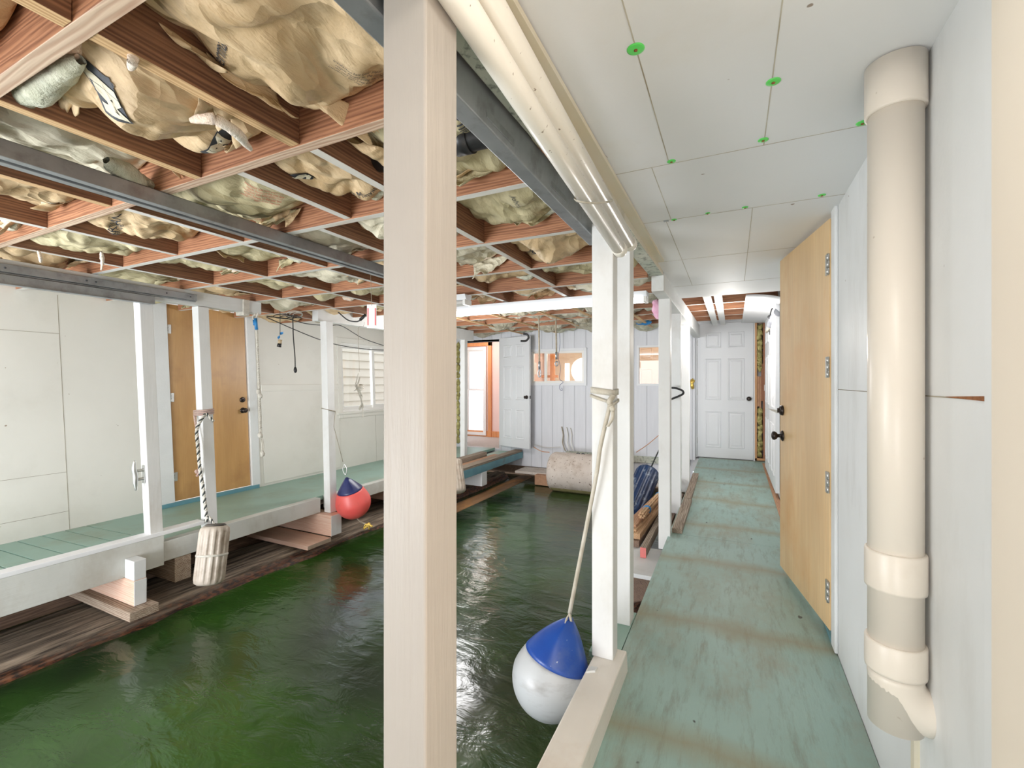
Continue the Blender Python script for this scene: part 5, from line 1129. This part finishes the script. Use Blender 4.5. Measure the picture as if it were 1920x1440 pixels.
# ------------------------------------------------------------------ fenders and buoys
def buoy(label, base, tip, R, mc, mt, name='buoy', cap_frac=0.27, seg=48):
    """teardrop buoy: base bottom of ball, tip where the eye is"""
    base, tip = Vector(base), Vector(tip); L = (tip - base).length; ax = (tip - base).normalized()
    t = empty(name, base, label, 'buoy')
    prof = []
    n = 30; ts = []
    for k in range(n + 1):
        a = k / n; h = L * a
        hb = R * 1.0
        if h <= hb: r = math.sqrt(max(0, R * R - (R - h) ** 2))
        else:
            q = (h - hb) / (L - hb); r = R * (1 - q ** 1.75) * (1 - 0.25 * q * (1 - q)) + 0.02 * q
        prof.append((max(r, 0.004), h))
    k0 = int(n * (1 - cap_frac))
    mb = MB(); mb.lathe(prof[:k0 + 1], base, ax, seg); mb.build('ball', M[mc], t)
    mb = MB(); pr = [(r * 1.006 + 0.0012, h) for r, h in prof[k0:]]; pr = [(prof[k0][0] * 0.998, prof[k0][1] - 0.001)] + pr
    def flute(a, h):
        q = max(0.0, (h - prof[k0][1]) / (L - prof[k0][1])); return 1 - 0.16 * q * abs(math.sin(a * 2.5)) 
    mb.lathe(pr, base, ax, seg, rad=flute)
    mb.build('cap', M[mt], t)
    e = ax.orthogonal().normalized(); mb = MB(); ring = [tip - ax * 0.008 + (e * math.cos(a) + ax * math.sin(a)) * 0.016 for a in [2 * math.pi * i / 16 for i in range(17)]]
    mb.tube(ring, 0.006, 8); mb.build('eye', M[mt], t)
    return t, ax
cB = P(1035, 1268, s=1.93)
buoy('big grey-white buoy with a blue cap hanging beside the cream sill', cB + Vector((-0.055, -0.02, -0.168)), P(1068, 1162, s=1.97), 0.166, 'buoy_white', 'buoy_blue', cap_frac=0.38)
cR = P(663, 935, s=4.97)
buoy('coral red buoy with a navy cap hanging beside the slip post', cR + Vector((0.035, 0.02, -0.20)), P(650, 897, s=4.86), 0.184, 'buoy_red', 'buoy_navy', cap_frac=0.29)

# webbing strap from the post to the big buoy
t = empty('webbing_strap', (-0.5, 1.9, 1.2), 'worn white webbing strap knotted round the post and holding the big buoy', 'strap')
mb = MB()
def around(z, dz, w, off=0.0035):
    x0, x1, y0, y1 = -0.540 - off, -0.449 + off, 1.890 - off, 1.972 + off
    pts = [(x0, y0, z), (x1, y0, z + dz), (x1, y1, z + dz * .6), (x0, y1, z), (x0, y0, z)]
    ribbon(mb, pts, w, (0, 0, 1))
around(1.245, -0.012, 0.026); around(1.222, -0.035, 0.012, 0.006)
mb.build('wrap', M['strap'], t, solid=0.002, normals=False)
mb = MB(); K = P(1144, 757, s=1.86); E = P(1068, 1150, s=1.97)
mb.tube(path([P(1150, 742, s=1.87), P(1143, 752, s=1.855), K, P(1149, 768, s=1.855), P(1146, 760, s=1.85)], 6), 0.010, 8)
m1 = K.lerp(E, 0.33)
ribbon(mb, path([K, K.lerp(E, .2) + Vector((-.006, 0, 0)), m1, K.lerp(E, .66), E], 8), 0.017, (1, .5, 0))
ribbon(mb, path([P(1149, 770, s=1.855), P(1148, 785, s=1.855), P(1139, 800, s=1.858)], 5), 0.014, (1, .5, 0))
mb.build('hanging_strap', M['strap'], t, solid=0.003, normals=False)
mb = MB(); ribbon(mb, path([E, P(1062, 1162, s=1.955), P(1061, 1176, s=1.94), P(1068, 1180, s=1.94), P(1071, 1168, s=1.955), E], 6), 0.012, (.5, 1, 0)); mb.build('eye_loop', M['strap'], t, solid=0.003, normals=False)

# wire of the red buoy
t = empty('mooring_line', P(648, 880, s=4.86), 'thin wire with a metal clip from the slip post down to the red buoy', 'line')
mb = MB(); mb.tube([P(626, 800, s=4.80), P(643, 866, s=4.85)], 0.003, 6); 
q = [(-3.929 + 0, 3.463, 1.0), (-3.831, 3.463, 0.985), (-3.831, 3.557, 0.965), (-3.929, 3.557, 0.98), (-3.929, 3.463, 1.0)]
mb.tube(q, 0.004, 6); mb.tube([Vector(q[2]), P(626, 800, s=4.80)], 0.003, 6); mb.build('wire', M['rope_grey'], t)
mb = MB(); mb.tube(path([P(645, 870, s=4.85), P(643, 882, s=4.85), P(648, 890, s=4.85), P(650, 878, s=4.85), P(645, 870, s=4.85)], 6), 0.0045, 8); mb.build('clip', M['hinge'], t)
mb = MB(); rope(mb, [cR + Vector((0.03, 0, -0.19)), P(676, 978, s=4.85), P(690, 984, s=4.8)], 0.009); mb.build('tail_rope', M['rope_grey'], t)
t = empty('rope_tangle', P(690, 990, s=4.75), 'small yellow and brown rope tangle on the log below the red buoy', 'rope')
mb = MB(); rb = random.Random(3); mb.tube(path([P(690 + rb.uniform(-8, 8), 987 + rb.uniform(-8, 8), s=4.75) for _ in range(9)], 5), 0.008, 6); mb.build('coil', M['brass'], t)

# ribbed fender on the left
def ribbed(label, top, bot, R, mat, capmat, band=None, ribs=14, name='boat_fender', L=None):
    top, bot = Vector(top), Vector(bot); ax = (bot - top).normalized(); L = (bot - top).length; t = empty(name, bot, label, 'fender')
    pr = [(R * .35, 0.0), (R * .75, 0.004), (R * .93, 0.02), (R, 0.05), (R, L - .05), (R * .93, L - .02), (R * .75, L - .004), (R * .35, L)]
    pp = []
    for i in range(len(pr) - 1):
        m = 8 if i == 3 else 1
        for k in range(m): pp.append((pr[i][0] + (pr[i + 1][0] - pr[i][0]) * k / m, pr[i][1] + (pr[i + 1][1] - pr[i][1]) * k / m))
    pp.append(pr[-1])
    def rad(a, h):
        q = 1 if 0.04 < h < L - 0.04 else 0.0
        return 1 - 0.085 * q * (0.5 - 0.5 * math.tanh(4 * math.cos(a * ribs)))
    mb = MB(); mb.lathe(pp, top, ax, ribs * 10, rad=rad); mb.build('body', M[mat], t)
    mb = MB(); mb.lathe([(R * .72, -0.002), (R * .60, -0.012), (R * .2, -0.014)], top, ax, 24); mb.build('top_cap', M[capmat], t)
    if band is not None:
        mb = MB(); mb.lathe([(R * 0.985, band), (R * 1.03, band + .003), (R * 1.03, band + .015), (R * 0.985, band + .018)], top, ax, 40); mb.build('band', M['rope_white'], t)
    return t
ribbed('ribbed white boat fender hanging from the striped rope at the left stringer', P(404, 985, s=3.62), P(391, 1096, s=3.52), 0.107, 'fender', 'fender_cap', 0.21)
ribbed('scuffed ribbed blue boat fender leaning beside the lumber stack', P(1216, 884, s=5.35), P(1181, 966, s=4.9), 0.138, 'fender_blue', 'fender_cap')
mb = MB(); rope(mb, [P(1220, 878, s=5.38), P(1227, 862, s=5.3), P(1236, 843, s=5.2)], 0.008); mb.build('fender_rope', M['rope_black'], label='short dark rope sticking up from the blue fender', cat='rope')
ribbed('small grey ribbed fender half hidden behind the near post', P(853, 862, s=5.9), P(861, 924, s=5.7), 0.09, 'fender', 'fender_cap')

# ropes on the second left post
t = empty('fender_rope', (-3.95, 2.25, 0.4), 'black and white striped rope tied from the left post to the ribbed fender', 'rope')
x0, x1, y0, y1 = -4.022, -3.923, 2.242, 2.343
def wrap(mb, zs, r, mat_i=0):
    for z in zs: mb.tube([(x0, y0, z), (x1, y0, z + .004), (x1, y1, z + .012), (x0, y1, z + .004), (x0, y0, z)], r, 8, mat_i)
mb = MB(); wrap(mb, (1.005, 1.022, 1.038), 0.007); rope(mb, [(-4.0, 2.235, 1.0), P(372, 830, s=3.72), P(373, 880, s=3.72), P(369, 893, s=3.72)], 0.009); mb.build('pink_line', M['rope_pink'], t)
mb = MB(); lump(mb, P(369, 884, s=3.72), 0.018, 1, 1, 1, 0.3, 30); mb.build('pink_knot', M['rope_pink'], t)
mb = MB(); rope(mb, [P(386, 776, s=3.74), P(378, 786, s=3.70), P(369, 806, s=3.68), P(371, 840, s=3.68), P(375, 880, s=3.67), P(381, 915, s=3.66), P(385, 950, s=3.65), P(388, 978, s=3.64)], 0.0125, 0.055, 3, (0, 1, 0), 6)
rope(mb, [P(384, 975, s=3.65), P(392, 970, s=3.64), P(399, 980, s=3.62), P(404, 985, s=3.62)], 0.011, 0.05, 3, (0, 1, 0), 6); mb.build('striped_rope', [M['rope_white'], M['rope_black']], t)
mb = MB(); rope(mb, [P(387, 775, s=3.74), P(393, 782, s=3.735), P(400, 790, s=3.73)], 0.011, 0.05, 3, (0, 1, 0), 6); mb.build('rope_end', [M['rope_white'], M['rope_black']], t)

# cleat on the first left post
t = empty('dock_cleat', (-3.98, 1.85, 0.5), 'silver horn cleat screwed to the first left slip post', 'cleat')
yc = lambda z: 1.85 - KL * (z - 1.0)
mb = MB(); z0, z1 = 0.475, 0.70
mb.tube(path([(-3.975, yc(z0) - .055, z0), (-3.975, yc(z0) - .060, z0 + .06), (-3.975, yc(.58) - .056, (z0 + z1) / 2), (-3.975, yc(z1) - .060, z1 - .06), (-3.975, yc(z1) - .055, z1)], 5), 0.013, 12, rfn=lambda q: 0.006 + 0.011 * math.sin(math.pi * min(1, max(0, q))) ** 0.7); mb.build('horn', M['hinge'], t)
mb = MB()
for z in (0.555, 0.62): mb.lathe([(0.018, 0), (0.011, 0.01), (0.010, 0.05)], (-3.975, yc(z) - 0.001, z), (0, -1, 0), 14)
mb.box(-3.992, -3.958, yc(.59) - .007, yc(.59) - 0.0005, 0.52, 0.655); mb.build('base', M['hinge'], t, bevel=0.002)

# rope with knots hanging at the beam end
t = empty('hanging_rope', P(484, 700, s=4.15), 'long off-white rope with knots and a blue clip hanging from the left beam end', 'rope')
mb = MB(); rope(mb, [P(481, 612, s=4.15), P(483, 660, s=4.15), P(486, 735, s=4.15), P(488, 815, s=4.15)], 0.011, 0.06); rope(mb, [P(489, 818, s=4.15), P(491, 835, s=4.15), P(491, 848, s=4.15)], 0.006); rope(mb, [P(491, 818, s=4.15), P(494, 835, s=4.15), P(493, 848, s=4.15)], 0.006)
rope(mb, [P(480, 588, s=4.15), P(474, 594, s=4.15), P(478, 602, s=4.15)], 0.008); rope(mb, [P(484, 586, s=4.15), P(481, 595, s=4.15), P(480, 602, s=4.15)], 0.008); mb.build('strand', M['rope_white'], t)
for (x, y) in ((485, 735), (488, 742), (488, 816), (492, 851)):
    mb = MB(); lump(mb, P(x, y, s=4.14), 0.021, 1, 1, 1.2, 0.3, 40, 16, seed=x); mb.build('knot', M['rope_white'], t)
mb = MB(); mb.tube([P(479, 597, s=4.13), P(481, 618, s=4.13)], 0.014, 10); mb.tube([P(476, 600, s=4.13), P(477, 610, s=4.13)], 0.010, 8); mb.build('blue_clip', M['blue'], t)

# thing hanging on a dark string with blue tape
t = empty('hanging_socket', P(524, 640, s=4.7), 'small tan and black socket hanging on a string with blue tape', 'socket')
mb = MB(); mb.tube([P(524, 560, s=4.7), P(525, 590, s=4.7), P(525, 628, s=4.7)], 0.003, 6); mb.build('string', M['black_cable'], t)
mb = MB(); mb.tube([P(525.5, 637, s=4.7), P(524.5, 644, s=4.7)], 0.019, 14); mb.build('collar', M['battery'], t)
mb = MB(); mb.tube([P(524.5, 643.5, s=4.7), P(523, 650.5, s=4.7)], 0.020, 14, rfn=lambda q: .018 + .004 * q); mb.build('shell', M['black_plastic'], t)
mb = MB(); mb.poly([P(525, 623, s=4.7), P(531, 622, s=4.7), P(531, 626, s=4.7), P(526, 628, s=4.69)]); mb.poly([P(525, 628, s=4.69), P(520, 632, s=4.68), P(521, 636, s=4.68), P(525, 634, s=4.69)]); mb.build('blue_tape', M['blue'], t, solid=0.001, normals=False)
# black lead with plug
t = empty('power_cord', P(552, 650, s=4.7), 'black power cord with a plug hanging straight down before the left wall', 'cord')
mb = MB(); mb.tube(path([P(549, 596, s=4.7), P(550, 630, s=4.7), P(553, 670, s=4.7), P(553.5, 690, s=4.7)], 6), 0.0055, 8); mb.build('cable', M['black_cable'], t)
mb = MB(); mb.tube(path([P(553.5, 688, s=4.7), P(553.8, 694, s=4.7), P(554, 699, s=4.7)], 4), 0.014, 10, rfn=lambda q: .008 + .009 * math.sin(math.pi * q)); mb.build('plug', M['black_plastic'], t)
mb = MB(); mb.tube(path([P(500, 593, s=4.5), P(540, 598, s=4.7), P(575, 607, s=4.9), P(615, 610.5, s=5.2), P(640, 611, s=5.4), P(680, 634, s=5.7), P(722, 649, s=6.1)], 6), 0.005, 8)
mb.build('ceiling_cable', M['black_cable'], label='upper black cable sagging along the left wall above the window', cat='cable')
mb = MB(); mb.tube(path([P(500, 595, s=4.5), P(550, 617, s=4.8), P(600, 637, s=5.1), P(640, 648, s=5.5), P(690, 655, s=5.9), P(722, 656.5, s=6.2)], 6), 0.005, 8)
mb.build('ceiling_cable', M['black_cable'], label='lower black cable sagging along the left wall across the window top', cat='cable')
mb = MB(); rb = random.Random(8)
for k in range(3):
    cx0, cy0 = 552 + k * 3, 589 + k; mb.tube(path([P(cx0 + (15 - 3 * k) * math.cos(a), cy0 + (6 - k) * math.sin(a), s=4.75 + .04 * math.sin(a)) for a in [2 * math.pi * i / 12 for i in range(13)]], 3), 0.004, 6)
mb.build('cable_coil', M['white_cable'], label='coil of pale cable tucked above the left walkway', cat='cable')
mb = MB()
for k in range(4):
    cx0, cy0 = 530 + k * 9, 593 + (k % 2) * 2; mb.tube(path([P(cx0 + (17 - 3 * k) * math.cos(a), cy0 + (4 - k) * math.sin(a), s=4.65 + .05 * math.sin(a)) for a in [2 * math.pi * i / 12 for i in range(13)]], 3), 0.004, 6)
mb.build('cable_coil', M['black_cable'], label='loops of thin black cable hanging below the pale coil', cat='cable')
t = empty('extension_lead', P(650, 600, s=5.0), 'black lead with a connector drooping from the beam left of the paper tag', 'cord')
mb = MB(); mb.tube(path([P(622, 575, s=4.9), P(635, 586, s=4.9), P(652, 600, s=4.9), P(668, 603, s=4.9), P(676, 600, s=4.9)], 6), 0.007, 8); mb.build('cable', M['black_cable'], t)
mb = MB(); mb.tube([P(675, 600, s=4.9), P(686, 590, s=4.9)], 0.016, 10); mb.build('connector', M['black_plastic'], t)
# tag
t = empty('paper_tag', P(699, 593, s=3.2), 'white card tag with red side stripes hanging on a string left of the near post', 'tag')
ex, ez = Vector((0.9, 0.4, 0)).normalized(), Vector((0, 0, 1)); cT = P(697, 593, s=3.2); nT = ex.cross(ez)
mb = MB(); mb.obox(cT, ex, nT, ez, 0.034, 0.0008, 0.083); mb.build('card', M['tag_paper'], t, bevel=0.0006)
for sx in (-1, 1):
    mb = MB(); mb.obox(cT + ex * sx * 0.0265 + nT * .0011 * -1 * -1 - ez * .004, ex, nT, ez, 0.0045, 0.0007, 0.060); mb.obox(cT + ex * sx * 0.0265 - nT * .0011 - ez * .004, ex, nT, ez, 0.0045, 0.0007, 0.060); mb.build('red_stripe', M['tag_red'], t)
mb = MB(); mb.tube([cT + ez * 0.075, P(695, 515, s=3.2)], 0.0018, 6); mb.build('string', M['rope_grey'], t)
# rope bundle in front of the left window
t = empty('rope_bundle', P(675, 740, s=5.36), 'coiled off-white rope bundle hanging on a thin wire in front of the left window', 'rope')
mb = MB(); mb.tube(path([P(683, 604, s=5.36), P(681, 612, s=5.36), P(672, 615, s=5.36), P(672, 640, s=5.36), P(674, 697, s=5.36)], 5), 0.0022, 6); mb.build('wire', M['rope_grey'], t)
mb = MB(); rb = random.Random(11)
for k in range(7):
    w = rb.uniform(3, 5.5); rope(mb, [P(675 + rb.uniform(-1, 1), 708, s=5.36), P(675 - w, 725 + rb.uniform(-4, 4), s=5.36 + rb.uniform(-.03, .03)), P(676 + rb.uniform(-3, 3), 740, s=5.33), P(675 + w * .9, 755, s=5.36 + rb.uniform(-.03, .03)), P(677 - (w if k % 2 else -w) * .8, 770 - k, s=5.36)], 0.007, n=5)
for k in range(3): mb.tube(path([P(675 + 7 * math.cos(a), 723 + k * 3.2 + 2 * math.sin(a), s=5.36 - .05 * math.sin(a)) for a in [2 * math.pi * i / 8 for i in range(9)]], 3), 0.007, 6)
rope(mb, [P(672, 700, s=5.36), P(668, 716, s=5.36), P(666, 724, s=5.36), P(670, 728, s=5.36), P(664, 733, s=5.36)], 0.005, n=5); rope(mb, [P(679, 770, s=5.36), P(680, 777, s=5.36), P(680, 782, s=5.36)], 0.005, n=5)
mb.build('coils', M['rope_white'], t)
# two long cords with hooks before the back wall
for (x, ye, s_, lab) in ((1011, 708, 6.1, 'left grey cord with a swivel snap hook hanging before the inner window'), (1043, 690, 6.0, 'right grey cord with an eye hook hanging before the inner window')):
    t = empty('hook_cord', P(x, ye, s=s_), lab, 'cord'); mb = MB(); top = 592
    rope(mb, [P(x - 1, top, s=s_), P(x, (top + ye) / 2, s=s_), P(x + .3, ye - 26, s=s_)], 0.011, 0.05, n=4); mb.build('cord', M['rope_grey'], t)
    mb = MB(); mb.tube([P(x + .3, ye - 30, s=s_), P(x + .3, ye - 16, s=s_)], 0.016, 10); mb.build('swivel', M['steel'], t)
    mb = MB(); cxh, cyh = x + .5, ye - 8; mb.tube(path([P(cxh + 2.6 * math.cos(a), cyh + (7 if x < 1030 else 4) * math.sin(a), s=s_) for a in [2 * math.pi * i / 12 for i in range(13)]], 3), 0.009, 8); mb.build('hook', M['steel'], t)
mb = MB(); mb.tube(path([P(1049, 622, s=7.8), P(1050, 645, s=7.8), P(1047, 670, s=7.8), P(1051, 690, s=7.8), P(1049, 710, s=7.8), P(1056, 716, s=7.8), P(1050, 722, s=7.8), P(1050, 730, s=7.8), P(1054, 732, s=7.8), P(1053, 727, s=7.8)], 5), 0.004, 6)
mb.build('blue_wire', surf_mat('dark blue wire', (0.03, 0.05, 0.16), (0.04, 0.07, 0.2), 9), label='curly dark blue wire dangling beside the right hook cord', cat='wire')
# curved black hose end at the top of the far door
mb = MB(); mb.tube(path([P(981, 626, s=7.0), P(988, 627, s=7.0), P(991, 633, s=7.0), P(986, 639, s=7.0), P(976, 639.5, s=7.0)], 6), 0.016, 8); mb.build('curved_hose', M['black_cable'], label='curved dark hose end above the open far panel door', cat='hose')
# cables at the back wall by the drum
for k, (xa_, xb_, mt, lab) in enumerate(((1053, 1060, 'rope_grey', 'grey cable loop rising by the back wall above the float drum, leftmost'), (1062, 1068, 'white_cable', 'white cable rising by the back wall above the float drum, middle'), (1069, 1075, 'white_cable', 'white cable rising by the back wall above the float drum, rightmost'))):
    mb = MB(); mb.tube(path([P(xa_, 800 + k, Y=YB - .03), P(xa_ + 3, 815, Y=YB - .03), P(xa_ + 2, 830, Y=YB - .06), P(xb_, 846, Y=YB - .1)], 5), 0.010 if k == 0 else 0.007, 8); mb.build('wall_cable', M[mt], label=lab, cat='cable')
mb = MB(); mb.tube(path([P(1000, 838, Y=7.3), P(1015, 846, Y=7.2), P(1030, 848, Y=7.1)], 5), 0.007, 8); mb.build('floor_cable', M['orange_cable'], label='orange-brown cable from the far door to the float drum', cat='cable')
mb = MB(); mb.tube(path([P(1000, 833, Y=7.5), P(1025, 839, Y=7.5), P(1050, 838, Y=7.5)], 5), 0.005, 8); mb.build('floor_cable', M['white_cable'], label='pale cable along the foot of the back wall', cat='cable')
mb = MB(); mb.tube(path([P(1193, 848, Y=7.3), P(1215, 833, Y=7.2), P(1240, 812, Y=7.1)], 5), 0.006, 8); mb.build('floor_cable', M['orange_cable'], label='orange cable slanting up behind the walkway posts', cat='cable')
# black rubber hook on the walkway post
mb = MB(); mb.tube(path([P(1257, 727, s=4.32), P(1268, 728, s=4.30), P(1279, 732, s=4.31), P(1281, 738, s=4.30), P(1272, 743, s=4.30), P(1257, 749, s=4.32)], 6), 0.010, 8); mb.build('rubber_hook', M['black_plastic'], label='black rubber hook on the white walkway post', cat='hook')
mb = MB(); lump(mb, P(1298, 718, Y=7.46), 0.045, 0.6, 0.6, 1.3, 0.9, 26, 20); mb.build('brass_ornament', M['brass'], label='small shaggy gold ornament beside the end door frame', cat='ornament')
# unseen window and lamp housing, added to dress the walkway fill lights
w6 = empty('added_window', (XR - 0.015, 0.45, 0.3), None, None, kind='structure')
mb = MB(); frame_rect(mb, 'x', XR - 0.022, XR - 0.012, 0.11, 0.79, 0.26, 2.04, 0.04); mb.build('window_frame', M['vinyl'], w6)
mb = MB(); mb.box(XR - 0.016, XR - 0.0125, 0.15, 0.75, 0.30, 2.0); mb.build('pane', M['glass'], w6)
t = empty('added_lamp_housing', (0.10, 0.10, 2.075), 'flat white lamp housing, unseen, added on the walkway ceiling right above the camera', 'lamp')
mb = MB(); mb.box(-0.12, 0.32, -0.48, 0.68, 2.076, 2.088); mb.build('housing', M['vinyl'], t)
